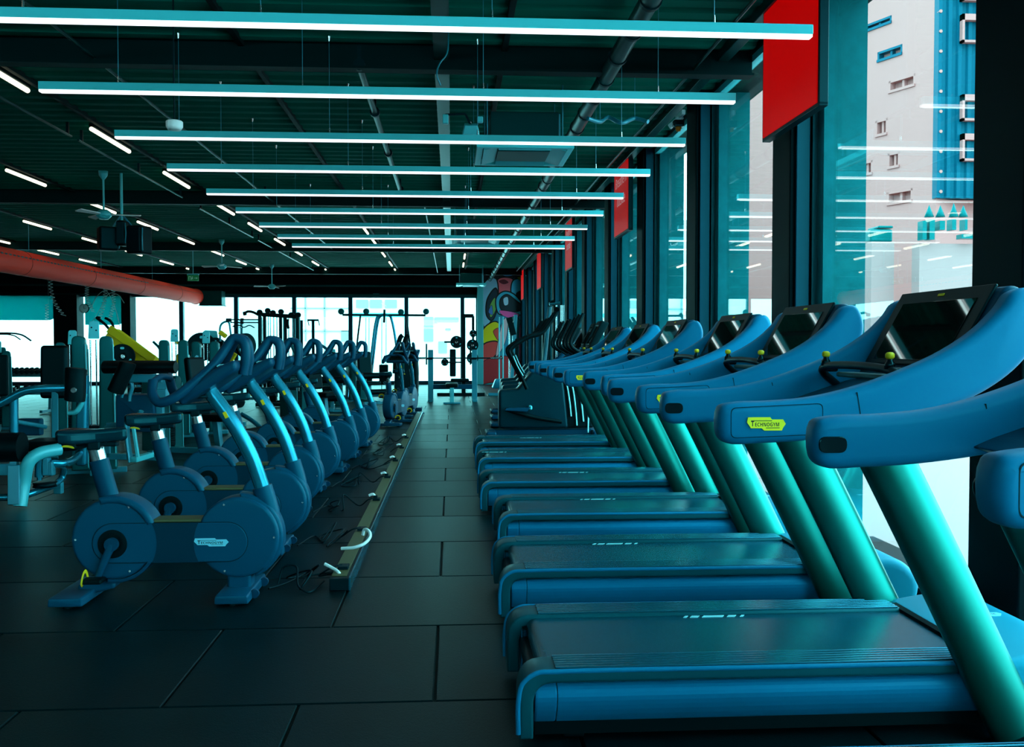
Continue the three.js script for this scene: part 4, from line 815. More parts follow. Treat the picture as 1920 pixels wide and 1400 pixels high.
badgeTall(strengthMachine('weight stack tower behind the nearest console, next to the black weight plates', -3.80, 15, 0.15, { kind: 'tower', h: 1.6 }), -0.14, 1.05, 0.155);
strengthMachine('weight stack machine behind the yellow sled, before the first full window', -6.6, 20.5, 0.3, { kind: 'press', h: 1.4 });
strengthMachine('weight stack machine between the fifth and sixth bikes and the far windows', -2.35, 23.5, 0.5, { kind: 'legs', h: 1.25 });
strengthMachine('pull down machine in front of the leftmost window with a high bar', -10.2, 22, 0.4, { kind: 'pull', h: 1.5 });
strengthMachine('low weight stack machine behind the handlebar of the nearest bike', -3.7, 12.4, 1.2, { kind: 'legs', h: 1.15 });
strengthMachine('weight stack machine behind the fifth and sixth bikes', -2.95, 18, 0.9, { kind: 'press', h: 1.2 });
strengthMachine('weight stack machine before the dumbbell rack at the far left', -7.4, 16, 0.4, { kind: 'pull', h: 1.45 });
strengthMachine('weight stack machine right of the yellow leg press, behind the bikes', -2.6, 21, 0.1, { kind: 'legs', h: 1.3 });
{
  // thigh machine in front, pale steel frame with black pads
  const D = 8.3, t = placed('thigh_machine', 'pale blue steel thigh machine with thick black roller pads, nearest on the left', 'gym machine', V(-3.6, 0, -D));
  const a = (u, v, d = D) => at(u, v, d);
  part('front_leg', [sweep([a(112, 842, 8.5), a(72, 851, 8.35), a(54, 866), a(45, 905), a(38, 949, 8.25)], 0.055, 0.05, { n: 24, seg: 10 })], M.steelPale, t);
  part('leg_plate', beam(a(30, 872), a(30, 946, 8.25), 0.10, 0.10), M.steel, t);
  part('cross_bar', beam(a(-90, 880), a(34, 879), 0.07, 0.10), M.steel, t);
  part('floor_bar', sweep([a(-90, 932, 8.3), a(36, 930, 8.3), a(80, 917, 8.5), a(106, 906, 8.7), a(116, 895, 8.8), a(121, 878, 8.8)], 0.03, 0.03, { n: 30, seg: 10 }), M.tube, t);
  part('rear_foot', beam(a(110, 904, 8.75), a(110, 925, 8.75), 0.07, 0.07), M.steel, t);
  part('pivot', [stick(a(74, 894, 8.4), a(75, 858, 8.4), 0.038, 0.038, 16), stick(a(74, 900, 8.4), a(74, 893, 8.4), 0.022)], M.tube, t);
  part('pivot_clamp', [rbox(0.05, 0.15, 0.08, 0.01, a(88, 874, 8.4).x, a(88, 874, 8.4).y, -8.4), rbox(0.04, 0.12, 0.08, 0.01, a(97, 874, 8.4).x, a(97, 878, 8.4).y, -8.4)], M.steel, t);
  part('lever_arm', sweep([a(94, 869, 8.4), a(120, 869, 8.5), a(138, 862, 8.7), a(150, 850, 8.9)], 0.035, 0.03, { n: 16, seg: 10 }), M.tube, t);
  part('pulley', lathe([[0.001, -0.02], [0.1, -0.02], [0.09, 0], [0.1, 0.02], [0.001, 0.02]], 24).translate(a(84, 908, 8.5).x, a(84, 908, 8.5).y, -8.5), M.dark, t);
  part('handle_pipe', sweep([a(-40, 778), a(0, 757), a(22, 745), a(42, 735), a(70, 729), a(126, 727, 8.4)], 0.034, 0.034, { n: 30, seg: 12 }), M.tube, t);
  part('pipe_post', [stick(a(26, 815, 8.35), a(26, 742, 8.35), 0.036, 0.036, 14)], M.tube, t);
  part('roller_pad', [sweep([a(140, 752, 8.4), a(141, 742, 8.4), a(142, 700, 8.4), a(143, 690, 8.4)], 0.088, 0.09, { n: 16, seg: 22, taper: (k) => k < 0.06 ? 0.82 : k > 0.94 ? 0.86 : 0.95 + 0.06 * k })], M.pad, t);
  const rb = part('pad_bolt', disc(0.022, 0.02, a(140, 731, 8.3).x, a(140, 731, 8.3).y, a(140, 731, 8.3).z + 0.02, 14), M.chrome, t);
  part('pad_bracket', sweep([a(130, 774, 8.5), a(142, 772, 8.5), a(152, 758, 8.5), a(158, 738, 8.5)], 0.022, 0.04, { n: 16, seg: 8 }), M.steelPale, t);
  part('post', [beam(a(153, 873, 8.95), a(156, 700, 8.95), 0.10, 0.10, 0.03)], M.tube, t);
  part('seat_roll', stick(a(-70, 838), a(42, 838), 0.125, 0.125, 22), M.pad, t);
  part('seat_pad', padBox(0.5, 0.09, 0.4, a(92, 832, 8.6).x, a(92, 836, 8.6).y, -8.75), M.pad, t);
  part('side_panel', rbox(0.22, 0.16, 0.08, 0.02, a(57, 800, 9.1).x, a(57, 800, 9.1).y, -9.1), M.plasticDeep, t);
  part('brace', [stick(a(28, 790, 8.5), a(85, 800, 9.0), 0.02), beam(a(26, 815, 8.35), a(27, 872, 8.3), 0.06, 0.06)], M.steel, t);
  part('orange_pin', stick(a(165, 812, 8.9), a(186, 808, 8.9), 0.013, 0.016), M.orange, t);
  part('back_pad', padBox(0.26, 0.52, 0.1, a(103, 697, 9.6).x, a(103, 697, 9.6).y, -9.6, -0.05), M.pad, t);
  part('back_post', beam(a(103, 860, 9.2), a(103, 700, 9.68), 0.06, 0.06), M.steel, t);
}
{
  // leg curl bench with a long black pad
  const D = 9.8, a = (u, v, d = D) => at(u, v, d), t = placed('leg_curl_machine', 'leg curl machine with a long black pad and bent flat steel foot', 'gym machine', V(-3.0, 0, -D));
  part('long_pad', [sweep([a(196, 688), a(204, 688), a(318, 688), a(330, 688)], 0.066, 0.12, { n: 20, seg: 20, taper: (k) => k < 0.04 || k > 0.96 ? 0.8 : 1 })], M.pad, t);
  part('leg_pad', [sweep([a(240, 679, 9.5), a(238, 686, 9.5), a(219, 728, 9.5), a(216, 735, 9.5)], 0.075, 0.11, { n: 16, seg: 18, taper: (k) => k < 0.05 || k > 0.95 ? 0.8 : 1 })], M.pad, t);
  part('pad_stay', stick(a(246, 680, 9.6), a(228, 745, 9.6), 0.014), M.steel, t);
  part('top_beam', beam(a(240, 709), a(306, 709), 0.09, 0.08), M.steel, t);
  part('gusset', [slab(rounded([[-0.09, -0.09], [0.09, -0.09], [0.09, 0.06], [-0.09, 0.06]], 0.02), 0.05, 0).translate(a(296, 724).x, a(296, 722).y, -D), rbox(0.11, 0.12, 0.1, 0.01, a(304, 745).x, a(304, 740).y, -D)], M.steel, t);
  part('strut', sweep([a(245, 714), a(248, 725), a(244, 740), a(243, 752)], 0.02, 0.03, { n: 12, seg: 8 }), M.steel, t);
  part('stack_shroud', slab(shape(rounded([[-0.20, 0.28], [0.20, 0.28], [0.165, 0.66], [-0.20, 0.66]], 0.02)), 0.3, 0, 0.02).translate(a(254, 770).x, a(254, 775).y - 0.47, -D - 0.15), M.plasticDeep, t);
  part('bent_foot', [sweep([a(265, 770, 9.3), a(258, 780, 9.3), a(240, 788, 9.3), a(238, 800, 9.3), a(240, 830, 9.3), a(245, 866, 9.3)], 0.02, 0.055, { n: 26, seg: 10 })], M.steel, t);
  part('foot_brace', [beam(a(250, 862, 9.25), a(283, 852, 9.6), 0.07, 0.05), beam(a(250, 800, 9.3), a(259, 860, 9.3), 0.03, 0.04)], M.steelPale, t);
  part('rear_frame', [beam(a(200, 797, 10), a(310, 800, 10), 0.05, 0.06), beam(a(202, 797, 10), a(202, 850, 10), 0.05, 0.05), beam(a(300, 735, 9.9), a(302, 860, 9.9), 0.07, 0.07), beam(a(206, 855, 9.9), a(312, 858, 9.9), 0.07, 0.06)], M.steel, t);
}
{
  // yellow leg press sled
  const D = 16, fl = (u, d = D) => V(at(u, 700, d).x, 0.04, -d), a = (u, v, d = D) => at(u, v, d), t = placed('leg_press', 'bright yellow slanted leg press sled with black hand grips', 'gym machine', V(-5.2, 0, -D));
  for (const d of [15.8, 16.25]) part('sled_rail', beam(a(204, 616, d), a(289, 674, d), 0.05, 0.13), M.yellow, t);
  part('sled_plate', slab(rounded([[-0.40, -0.10], [0.05, -0.20], [0.45, -0.06], [0.5, 0.03], [-0.40, 0.06]], 0.02), 0.4, 0).rotateZ(-0.62).translate(a(250, 648).x, a(250, 648).y, -D), M.yellow, t);
  part('grip', sweep([a(204, 616, 15.8), a(195, 606, 15.8), a(181, 595, 15.8), a(188, 596, 15.8)], 0.022, 0.022, { n: 12, seg: 8 }), M.black, t);
  part('grip', sweep([a(213, 614, 16.2), a(209, 604, 16.2), a(202, 598, 16.2), a(197, 596, 16.2)], 0.022, 0.022, { n: 12, seg: 8 }), M.black, t);
  part('frame', [beam(a(287, 672), fl(285), 0.09, 0.09), beam(a(225, 640, 16), fl(222), 0.08, 0.08), beam(fl(200), fl(292), 0.1, 0.08)], M.steel, t);
  part('back_pad', padBox(0.5, 0.1, 0.45, a(268, 705).x, a(268, 705).y, -D, 0, 0.5), M.pad, t);
  const plate = (u, v, d, r, l, ry = 0) => { const p = a(u, v, d), o = thing('weight_plate', l, 'weight plate', [p.x, p.y, p.z], ry, 'black weight plates on machines'); part('disc', lathe([[0.025, -0.02], [r * 0.4, -0.02], [r * 0.48, -0.012], [r * 0.85, -0.012], [r * 0.9, -0.022], [r, -0.018], [r, 0.018], [r * 0.9, 0.022], [r * 0.85, 0.012], [r * 0.48, 0.012], [r * 0.4, 0.02], [0.025, 0.02], [0.025, -0.02]], 32).rotateX(Math.PI / 2), M.black, o); part('hub', lathe([[0.02, -0.03], [0.04, -0.03], [0.04, 0.03], [0.02, 0.03], [0.02, -0.03]], 16).rotateX(Math.PI / 2), M.chrome, o); part('grip_slot', [0, 2.09, 4.19].map((k) => slab(rounded([[-0.03, r * 0.58], [0.03, r * 0.58], [0.03, r * 0.76], [-0.03, r * 0.76]], 0.02), 0.034, 0).rotateZ(k)), M.steelPale, o); return o; };
  part('plate_peg', stick(a(229, 668, 15.55), a(229, 668, 16.1), 0.022), M.chrome, t);
  plate(229, 668, 15.6, 0.2, 'black weight plate on the side of the yellow leg press', 0.5);
  // plate-loaded press beside it
  const m = placed('plate_loaded_press', 'plate loaded press with short yellow arms behind the nearest handlebar', 'gym machine', V(-3.6, 0, -16.4)), b = (u, v, d = 16.4) => at(u, v, d);
  part('yellow_arm', beam(b(330, 642), b(362, 644), 0.18, 0.055), M.yellow, m); part('yellow_arm', beam(b(396, 649), b(408, 658), 0.1, 0.07), M.yellow, m); part('yellow_arm', beam(b(432, 677), b(441, 662), 0.1, 0.07), M.yellow, m); part('yellow_arm', beam(b(331, 680), b(336, 664), 0.06, 0.07), M.yellow, m); part('yellow_arm', beam(b(412, 622), b(424, 631), 0.1, 0.07), M.yellow, m);
  part('bracket', slab(rounded([[-0.11, -0.06], [0.12, -0.06], [0.10, 0.055], [-0.10, 0.065]], 0.02), 0.05, 0).translate(b(395, 626).x, b(395, 626).y, -16.4), M.steelPale, m);
  part('tall_frame', [sweep([b(413, 640), b(413, 612), b(418, 605), b(428, 603), b(432, 620), b(434, 640)], 0.018, 0.02, { n: 20, seg: 8 }), beam(fl(424, 16.4), b(423, 640), 0.08, 0.08), beam(fl(340, 16.4), fl(460, 16.4), 0.1, 0.08), beam(fl(360, 16.4), b(360, 650), 0.08, 0.08)], M.steel, m);
  part('head_bar', [rbox(0.09, 0.06, 0.06, 0.01, b(429, 600).x, b(429, 600).y, -16.4)], M.dark, m);
  part('seat_pad', padBox(0.4, 0.1, 0.4, b(400, 700).x, b(400, 705).y, -16.3), M.pad, m);
  part('back_pad', padBox(0.3, 0.6, 0.1, b(412, 670).x, b(412, 672).y, -16.6, -0.2), M.pad, m);
  part('loading_bar', stick(b(436, 647), b(462, 648, 16.1), 0.022), M.chrome, m);
  plate(461, 648, 16.05, 0.21, 'black weight plate right of the nearest bike handlebar', 0.95); plate(378, 650, 16.2, 0.24, 'big black weight plate behind the weight stack tower with pale bracket', 0.3); plate(403, 656, 16.7, 0.22, 'black weight plate between the yellow arms, behind the nearest handlebar', 0.5);
}
{
  // dumbbell rack at the far left
  const D = 20, p = at(-20, 690, D), q = at(92, 690, D), t = placed('dumbbell_rack', 'two tier dumbbell rack in front of the leftmost window', 'rack', V((p.x + q.x) / 2, 0, -D));
  for (const y of [0.78, 0.42]) part('shelf', rbox(q.x - p.x, 0.03, 0.34, 0.006, (p.x + q.x) / 2, y, -D, 0.18), M.steel, t);
  for (const x of [p.x + 0.05, q.x - 0.05]) { part('side_frame', [beam(V(x, 0, -D - 0.15), V(x, 0.95, -D - 0.22), 0.06, 0.08), beam(V(x, 0.04, -D - 0.3), V(x, 0.04, -D + 0.3), 0.06, 0.06)], M.steel, t); }
  const d0 = thing('dumbbell', 'x', 'dumbbell', [0, 0, 0], 0, 'dumbbells on the rack');
  for (const s of [-1, 1]) part('head', lathe([[0.001, -0.045], [0.034, -0.05], [0.045, -0.035], [0.045, 0.035], [0.034, 0.05], [0.001, 0.045]], 16).rotateX(Math.PI / 2).translate(0, 0, s * 0.105), M.dark, d0);
  part('handle', stick(V(0, 0, -0.07), V(0, 0, 0.07), 0.016), M.chrome, d0);
  let n = 0; const n1 = 11;
  for (let i = 0; i < n1; i++) { const l = `black dumbbell, ${ORD[i]} from the left on the upper tier`, o = n++ ? dup(d0, l) : d0; o.userData.label = l; o.position.set(p.x + 0.09 + i * (q.x - p.x - 0.18) / (n1 - 1), 0.862, -D); o.rotation.x = 0.18; }
  for (let i = 0; i < 6; i++) { const o = dup(d0, `black dumbbell, ${ORD[i]} from the left on the lower tier`, [p.x + 0.15 + i * (q.x - p.x - 0.3) / 5, 0.502, -D]); o.rotation.x = 0.18; }
}
// ------------------------------------------------------------------ stations in front of the far windows
{
  const D = 22, a = (u, v, d = D) => at(u, v, d), t = placed('cable_station', 'dark multi station of many tall uprights with pulleys and cables on top', 'gym machine', V(-3.9, 0, -D));
  for (const [u, v, d] of [[487, 590, 21.6], [496, 592, 22.4], [526, 590, 22], [535, 592, 22.6], [558, 594, 21.8], [565, 600, 22.4]]) part('upright', beam(V(a(u, v, d).x, 0, -d), a(u, v, d), 0.07, 0.07), M.dark, t);
  part('top_bar', [beam(a(485, 589), a(562, 594), 0.09, 0.09)], M.black, t);
  for (const [u, v] of [[487, 587], [502, 584], [512, 588], [527, 586], [546, 592], [559, 592]]) part('pulley', [disc(0.065, 0.05, a(u, v).x, a(u, v).y + 0.02, -D, 16)], M.black, t);
  part('pull_bar', [sweep([a(458, 588), a(464, 584), a(474, 585), a(486, 591)], 0.03, 0.03, { n: 16, seg: 8 }), stick(a(456, 588, 21.98), a(462, 587, 21.98), 0.045)], M.black, t);
  for (const u of [491, 503, 507, 513, 519, 531, 541, 549, 553, 562]) part('guide_rod', stick(V(a(u, 600).x, 0.2, -D), a(u, 594), 0.012, 0.012, 6), M.steelPale, t);
  part('weight_stack', [rbox(0.2, 0.7, 0.2, 0.01, a(510, 690).x, 0.45, -D), rbox(0.2, 0.7, 0.2, 0.01, a(545, 690).x, 0.45, -D)], M.black, t);
  part('rope_grip', sweep([a(540, 598, 21.7), a(539, 606, 21.7), a(541, 616, 21.7)], 0.03, 0.03, { n: 8, seg: 8 }), M.black, t);
  part('base', [beam(V(a(485, 600).x, 0.05, -21.6), V(a(567, 600).x, 0.05, -21.6), 0.1, 0.08), beam(V(a(485, 600).x, 0.05, -22.6), V(a(567, 600).x, 0.05, -22.6), 0.1, 0.08)], M.dark, t);
  const s = at(587, 600, 24), g = placed('grip_stand', 'slim upright stand with hooks for handles before the window', 'stand', V(s.x, 0, -24));
  part('post', beam(V(s.x, 0.04, -24), V(s.x, s.y, -24), 0.07, 0.07), M.dark, g); part('head', [beam(V(s.x - 0.14, s.y, -24), V(s.x + 0.14, s.y, -24), 0.05, 0.05), stick(V(s.x - 0.13, s.y, -24), V(s.x - 0.1, s.y - 0.14, -24), 0.012), stick(V(s.x + 0.13, s.y, -24), V(s.x + 0.16, s.y - 0.14, -24), 0.012)], M.black, g); part('foot', rbox(0.5, 0.04, 0.5, 0.01, s.x, 0.02, -24), M.dark, g);
  const r = at(455, 610, 24.5), w = placed('barbell_rack', 'wall of barbells lying on thin arms left of the multi station', 'rack', V(r.x, 0, -24.5));
  for (const v of [599, 604.5]) { const b = at(432, v, 24.5), c = at(487, v, 24.5); const bb = thing('barbell', v < 600 ? 'upper straight thin barbell on the rack arms before the window' : 'lower straight thin barbell on the rack arms before the window', 'barbell', [b.x, b.y, b.z], 0, 'barbells on the rack'); part('bar', stick(V(0, 0, 0), V(c.x - b.x, 0, 0), 0.016), M.dark, bb); part('collar', stick(V(0.25, 0, 0), V(0.33, 0, 0), 0.035), M.dark, bb); }
  const cb = thing('curl_bar', 'wavy curl bar on the lowest rack arm before the window', 'barbell', [0, 0, 0], 0, 'barbells on the rack'); { const b = at(436, 612, 24.5); cb.position.copy(b); part('bar', sweep([[0, 0, 0], [0.18, 0.03, 0], [0.28, -0.02, 0], [0.42, 0.03, 0], [0.55, -0.03, 0]], 0.015, 0.015, { n: 24, seg: 8 }), M.dark, cb); part('collar', stick(V(0.03, 0.0, 0), V(0.08, 0.012, 0), 0.03), M.dark, cb); }
  part('post', [beam(V(r.x - 0.05, 0, -24.6), V(r.x - 0.05, 2.0, -24.6), 0.06, 0.06), beam(V(r.x - 0.35, 0.03, -24.6), V(r.x + 0.25, 0.03, -24.6), 0.08, 0.06)], M.steel, w); for (const v of [600.5, 606, 613.5]) part('rest', beam(V(r.x - 0.05, at(450, v, 24.5).y, -24.6), V(r.x - 0.05, at(450, v, 24.5).y, -24.42), 0.03, 0.03), M.steel, w);
}
{
  const D = 26, a = (u, v, d = D) => at(u, v, d), t = placed('pull_up_station', 'wide frame station with round padded bar ends before the middle window', 'gym machine', V(-1.8, 0, -D));
  part('top_bar', stick(a(642, 590), a(798, 591), 0.032, 0.032, 10), M.dark, t);
  for (const [u, v] of [[640, 584], [687, 584], [752, 585], [799, 584]]) part('round_pad', lathe([[0.001, -0.06], [0.07, -0.055], [0.085, -0.02], [0.085, 0.02], [0.07, 0.055], [0.001, 0.06]], 18).rotateX(Math.PI / 2).translate(a(u, v).x, a(u, v).y, -D + 0.05), M.green, t);
  const pipe = (pts, r = 0.035, m = M.tube) => part('frame_pipe', sweep(pts, r, r, { n: 24, seg: 10 }), m, t);
  pipe([a(719, 590), a(709, 592), a(705, 602), a(697, 660), V(a(687, 740).x, 0.02, -D)]); pipe([a(722, 588, 26.3), a(712, 594, 26.3), a(708, 606, 26.3), a(700, 670, 26.3), V(a(692, 735, 26.3).x, 0.02, -26.3)]);
  pipe([a(722, 590), a(731, 592), a(735, 602), a(742, 640), V(a(752, 735).x, 0.02, -D)]); pipe([a(676, 590), a(670, 640), V(a(662, 735).x, 0.02, -D)], 0.025, M.dark); pipe([a(761, 591), a(768, 640), V(a(778, 735).x, 0.02, -D)], 0.025, M.dark);
  part('hook_column', beam(a(721, 580), a(720, 605), 0.06, 0.06), M.black, t);
  for (const u of [690, 720]) part('weight_stack', rbox(0.24, 0.55, 0.2, 0.02, a(u, 700).x, a(u, 702).y, -D + 0.1), M.black, t);
  for (const u of [686, 692, 716, 724]) part('guide_rod', stick(V(a(u, 700).x, 0.05, -D + 0.1), a(u, 596, 25.9), 0.012, 0.012, 6), M.steelPale, t);
  part('base', [beam(V(a(655, 700).x, 0.04, -D), V(a(785, 700).x, 0.04, -D), 0.1, 0.08)], M.steel, t);
}
{
  const D = 23.45, a = (u, v, d = D) => at(u, v, d), t = placed('bench_press_rack', 'bench press rack with two thick teal uprights at the end of the aisle', 'rack', V(0, 0, -D));
  for (const x of [-0.52, 0.56]) { part('upright', beam(V(x, 0, -D), V(x, 1.27, -D), 0.13, 0.10), M.steel, t); part('bar_hook', [beam(V(x - 0.1, 0.9, -D + 0.05), V(x - 0.1, 1.42, -D + 0.05), 0.04, 0.05), beam(V(x - 0.1, 1.05, -D + 0.12), V(x + 0.05, 1.05, -D + 0.12), 0.04, 0.04)], M.black, t); part('foot', beam(V(x, 0.03, -D - 0.5), V(x, 0.03, -D + 0.35), 0.12, 0.06), M.steel, t); }
  part('cross_beam', beam(V(-0.52, 0.36, -D), V(0.56, 0.36, -D), 0.09, 0.12), M.plasticDeep, t);
  const b = thing('barbell', 'long bare barbell lying across the bench press rack', 'barbell', [0.1, a(845, 671).y, -D + 0.14]); part('bar', stick(V(-1.0, 0, 0), V(1.15, 0, 0), 0.016), M.dark, b); part('sleeve', [stick(V(0.85, 0, 0), V(1.15, 0, 0), 0.026)], M.chrome, b); part('sleeve', [stick(V(-1.0, 0, 0), V(-0.72, 0, 0), 0.026)], M.chrome, b);
  const bn = placed('weight_bench', 'small flat bench between the uprights of the bench press rack', 'bench', V(0.0, 0, -22.5)); part('bench_pad', rbox(0.30, 0.09, 1.1, 0.035, 0.0, 0.43, -22.9, 0, 0, 0, 3), M.pad, bn); part('bench_leg', beam(V(0.0, 0, -22.4), V(0.0, 0.39, -22.42), 0.10, 0.08), M.steelPale, bn); part('bench_frame', [beam(V(0, 0.36, -22.4), V(0, 0.36, -23.3), 0.08, 0.06), beam(V(-0.2, 0.02, -22.38), V(0.2, 0.02, -22.38), 0.07, 0.04)], M.steel, bn);
  const sm = placed('plate_tree', 'tall black column machine with weight plates before the last window', 'gym machine', V(0.4, 0, -26)), c = (u, v) => at(u, v, 26);
  part('column', [beam(V(c(869, 590).x, 0, -26), c(869, 590), 0.11, 0.11)], M.black, sm); part('top_arm', [beam(c(866, 592), c(888, 592), 0.09, 0.10), beam(c(887, 592), c(887, 618), 0.07, 0.07)], M.black, sm); part('plate_peg', [stick(c(887, 610), c(887, 690), 0.03), stick(c(833, 641), c(866, 641), 0.025), stick(at(834, 679, 25.45), c(866, 679), 0.02)], M.black, sm); part('base', [beam(V(-0.4, 0.04, -26), V(0.9, 0.04, -26), 0.12, 0.08)], M.black, sm); part('back_pad', [padBox(0.17, 0.75, 0.1, c(849, 680).x, c(849, 680).y, -25.9)], M.pad, sm); part('seat_pad', padBox(0.5, 0.09, 0.4, c(862, 712).x, c(862, 712).y, -25.8), M.pad, sm);
  const src = scene.children.find((o) => o.name === 'weight_plate');
  for (const [u, v, d, k, l] of [[856, 641, 25.85, 0.85, 'black weight plate on the left peg of the column machine'], [887, 625, 25.85, 0.5, 'small black round plate, top of three on the right arm of the column machine'], [886, 647, 25.85, 0.8, 'black weight plate, middle of three on the right arm of the column machine'], [886, 671, 25.85, 0.8, 'black weight plate, lowest of three on the right arm behind the rack'], [834, 679, 25.5, 0.5, 'small black plate left of the black pad behind the rack']]) { const p = at(u, v, d), o = dup(src, l, [p.x, p.y, p.z], 0); o.scale.setScalar(k); }
}
{
  // cable tower by the windows in front of the street art
  const D = 20.5, a = (u, v, d = D) => at(u, v, d), t = placed('cable_tower', 'tall teal cable tower with bright guide rods in front of the street art', 'gym machine', V(2.1, 0, -D));
  part('column', [beam(V(a(1066, 580).x, 0, -D), a(1066, 567), 0.16, 0.12, 0.02)], M.tube, t); part('column_cap', [rbox(0.07, 0.18, 0.07, 0.02, a(1064, 560).x, a(1064, 560).y, -D)], M.tube, t);
  part('head_arm', sweep([a(1060, 567), a(1070, 568), a(1080, 573), a(1085, 590)], 0.04, 0.04, { n: 14, seg: 10 }), M.steelPale, t);
  for (const u of [1043, 1052, 1056]) part('guide_rod', stick(V(a(u, 590).x, 0.1, -D), a(u, 572), 0.016, 0.016, 8), M.chrome, t);
  part('brace', [stick(a(1031, 575), V(a(1012, 700).x, 0.1, -D), 0.045), stick(a(1030, 570), a(1050, 568), 0.035)], M.steel, t); part('pulley', [disc(0.06, 0.05, a(1036, 568).x, a(1036, 568).y, -D, 16), disc(0.06, 0.05, a(1043, 580).x, a(1043, 580).y, -D, 16)], M.black, t);
  part('weight_stack', rbox(0.25, 0.6, 0.2, 0.01, a(1050, 660).x, 0.4, -D), M.black, t); part('base', [beam(V(1.3, 0.04, -D), V(2.4, 0.04, -D), 0.12, 0.08)], M.steel, t);
  const E = 26, b = (u, v) => at(u, v, E), w = placed('lat_machine', 'thin framed pulley machine standing against the street art', 'gym machine', V(1.5, 0, -E));
  for (const u of [936, 943, 955, 962]) part('guide_rod', stick(V(b(u, 600).x, 0.05, -E), b(u, u < 945 ? 594 : 602), 0.02, 0.02, 8), u < 945 ? M.steelPale : M.chrome, w);
  part('slanted_pad', [beam(b(954, 595), b(963, 628), 0.16, 0.1)], M.black, w); part('slanted_column', beam(b(967, 590), V(b(958, 720).x, 0.05, -E), 0.09, 0.09), M.steel, w); { const q = b(966, 618); badgeTall(w, q.x - 1.5, q.y, 0.06); } part('dark_post', beam(b(969, 635), b(969, 668), 0.1, 0.1), M.black, w);
  part('base_shroud', slab(rounded([[-0.28, 0], [0.28, 0], [0.22, 0.26], [-0.18, 0.26]], 0.05), 0.4, 0, 0.02).translate(b(941, 700).x, 0.2, -E), M.tube, w); part('base', beam(V(1.0, 0.04, -E), V(2.1, 0.04, -E), 0.12, 0.08), M.steel, w);
}
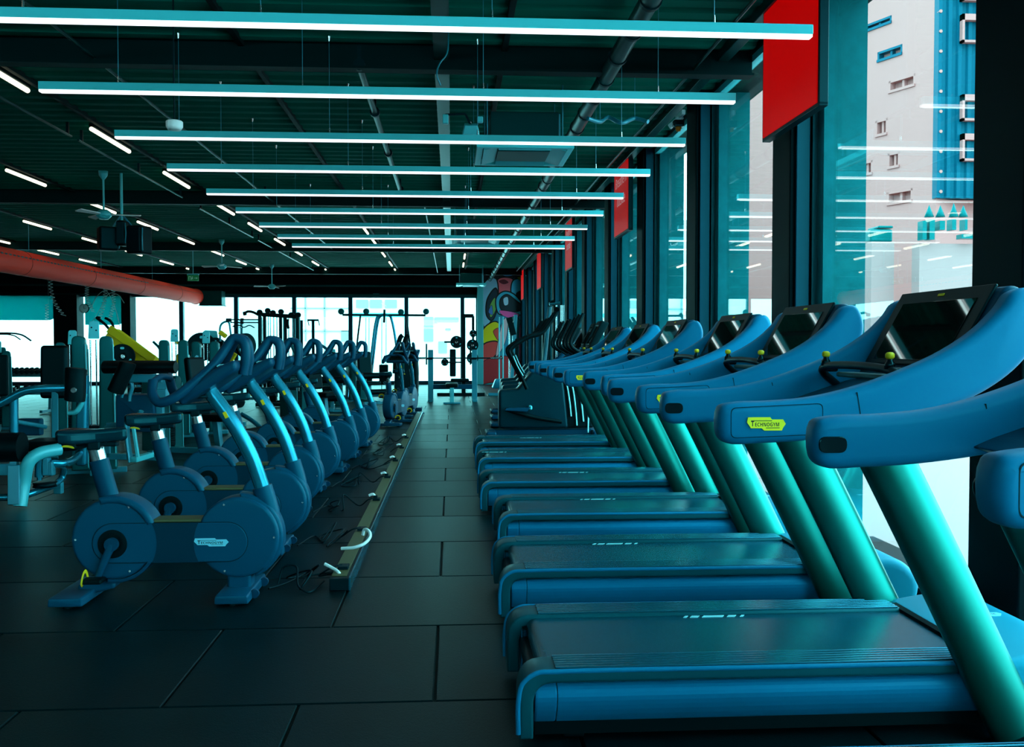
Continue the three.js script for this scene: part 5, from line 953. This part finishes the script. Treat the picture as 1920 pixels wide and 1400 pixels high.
// ------------------------------------------------------------------ cross trainers after the treadmills, and the looped machine
function makeTrainer() {
  const t = thing('cross_trainer', 'x', 'cross trainer', [0, 0, 0], 0, 'cross trainers beyond the treadmills');
  part('body_shroud', slab(shape(rounded([[0, 0.12, 0.06], [0, 0.70, 0.05], [0.28, 0.72, 0.02], [0.52, 1.0, 0.03], [0.95, 1.02, 0.05], [1.0, 0.75, 0.1], [1.06, 0.12, 0.05]], 0.03, 6)), 0.34, 0, 0.04, 3), M.trainer, t);
  part('front_cowl', slab(shape(rounded([[0.9, 0.12], [0.9, 0.98], [1.05, 1.0], [1.42, 0.5, 0.1], [1.45, 0.12]], 0.04)), 0.28, 0, 0.03), M.black, t);
  for (const [x0, x1, y1] of [[1.02, 1.10, 0.30], [1.10, 1.19, 0.16], [1.20, 1.29, 0.22], [1.30, 1.36, 0.05]]) part('front_rib', sweep([[x0 - 0.04, 0.98 - (x0 - 1.02) * 0.7, 0.16], [x0 + 0.02, 0.75, 0.16], [x0 + 0.06, 0.5, 0.16], [x1, y1, 0.16]], 0.013, 0.012, { n: 16, seg: 6 }), M.print, t);
  part('base_rail', [rbox(1.66, 0.09, 0.12, 0.02, 0.67, 0.05, 0), rbox(0.16, 0.07, 0.62, 0.03, -0.12, 0.045, 0), rbox(0.12, 0.08, 0.62, 0.03, 1.48, 0.05, 0)], M.plasticDeep, t);
  for (const s of [1, -1]) {
    const k = s > 0 ? 0 : 0.12;
    const p = part('pedal_arm', sweep([[0.10 + k, 0.42 - k, s * 0.23], [0.5, 0.30, s * 0.23], [0.95, 0.22, s * 0.22]], 0.03, 0.025, { n: 12, seg: 8 }), M.black, t);
    part('pedal', slab(rounded([[0.08 + k, 0.40 - k], [0.42 + k, 0.38 - k], [0.48 + k, 0.46 - k], [0.40 + k, 0.44 - k], [0.1 + k, 0.435 - k]], 0.015), 0.15, s * 0.23, 0.01), M.plasticDeep, p);
    part('pedal_toe', rbox(0.06, 0.07, 0.13, 0.025, 0.47 + k, 0.44 - k, s * 0.23), M.steelPale, p);
    const arm = part('swing_arm', sweep([[0.42, 0.72, s * 0.24], [0.34, 0.90, s * 0.25], [0.20, 1.18, s * 0.26], [0.15, 1.30, s * 0.26], [0.22, 1.38, s * 0.26], [0.42, 1.50, s * 0.25], [0.66, 1.58, s * 0.23], [0.76, 1.70, s * 0.22], [0.88, 1.88, s * 0.2]], 0.027, 0.024, { n: 50, seg: 10 }), M.black, t);
    part('arm_stripe', sweep([[0.36, 0.92, s * 0.282], [0.28, 1.06, s * 0.29], [0.21, 1.22, s * 0.29]], 0.008, 0.004, { n: 8, seg: 6 }), M.print, arm);
    part('fixed_handle', sweep([[1.45, 1.12, s * 0.2], [1.24, 1.26, s * 0.22], [1.10, 1.36, s * 0.24], [1.08, 1.44, s * 0.24], [1.18, 1.66, s * 0.23], [1.28, 1.86, s * 0.2]], 0.026, 0.026, { n: 30, seg: 10 }), M.black, t);
  }
  part('mast', sweep([[1.05, 0.98, 0], [1.25, 1.16, 0], [1.45, 1.34, 0]], 0.05, 0.06, { n: 8, seg: 12 }), M.plasticDeep, t);
  const c = part('console', slab(shape(rounded([[1.36, 1.34], [1.46, 1.33], [1.68, 1.72], [1.56, 1.76]], 0.03)), 0.42, 0, 0.02), M.black, t); part('screen', rbox(0.012, 0.34, 0.34, 0.005, 0, 0, 0, 0, 0, -0.5).translate(1.452, 1.545, 0), M.screen, c);
  return t;
}
{
  const a = makeTrainer(); a.userData.label = 'dark cross trainer nearest the camera, its whole shroud visible at the aisle'; a.position.set(0.71, 0, -14.5);
  dup(a, 'second dark cross trainer, behind the one at the aisle', [0.85, 0, -16.1]); dup(a, 'third dark cross trainer from the camera beside the windows', [0.92, 0, -17.7]); dup(a, 'fourth and farthest dark cross trainer beside the windows', [0.98, 0, -19.3]);
  const D = 20.2, q = (u, v) => at(u, v, D), t = placed('stepper_machine', 'tall black looped stepping machine past the last bike', 'gym machine', V(-1.0, 0, -D));
  part('loop_frame', sweep([q(742, 700), q(744, 672), q(752, 655), q(764, 652), q(775, 662), q(779, 690), q(778, 740), q(775, 762), V(q(766, 770).x, 0.04, -D)], 0.07, 0.16, { n: 40, seg: 14 }), M.black, t);
  part('body', slab(rounded([[-0.22, 0.05], [0.14, 0.05], [0.16, 0.98], [-0.12, 1.2], [-0.2, 0.9]], 0.06), 0.3, 0, 0.03).translate(q(758, 700).x, 0, -D - 0.05), M.dark, t);
  for (const [u, d] of [[748, 20.0], [759, 20.5]]) part('grip', sweep([at(u - 3, 672, d), at(u - 2, 650, d), at(u + 3, 632, d), at(u + 7, 628, d)], 0.05, 0.05, { n: 14, seg: 10 }), M.black, t);
  part('light_slot', slab(rounded([[-0.022, -0.12], [0.022, -0.12], [0.022, 0.12], [-0.022, 0.12]], 0.02), 0.02, 0).translate(q(757, 690).x, q(757, 690).y, -D + 0.14), M.green, t);
  part('base', [rbox(0.75, 0.07, 0.4, 0.02, q(758, 790).x, 0.035, -D)], M.plasticDeep, t); part('edge_strip', sweep([q(776, 690), q(775, 730), q(772, 770)], 0.008, 0.01, { n: 10, seg: 6 }).translate(0, 0, 0.165), M.tube, t);
}
renderer.render(scene, camera);
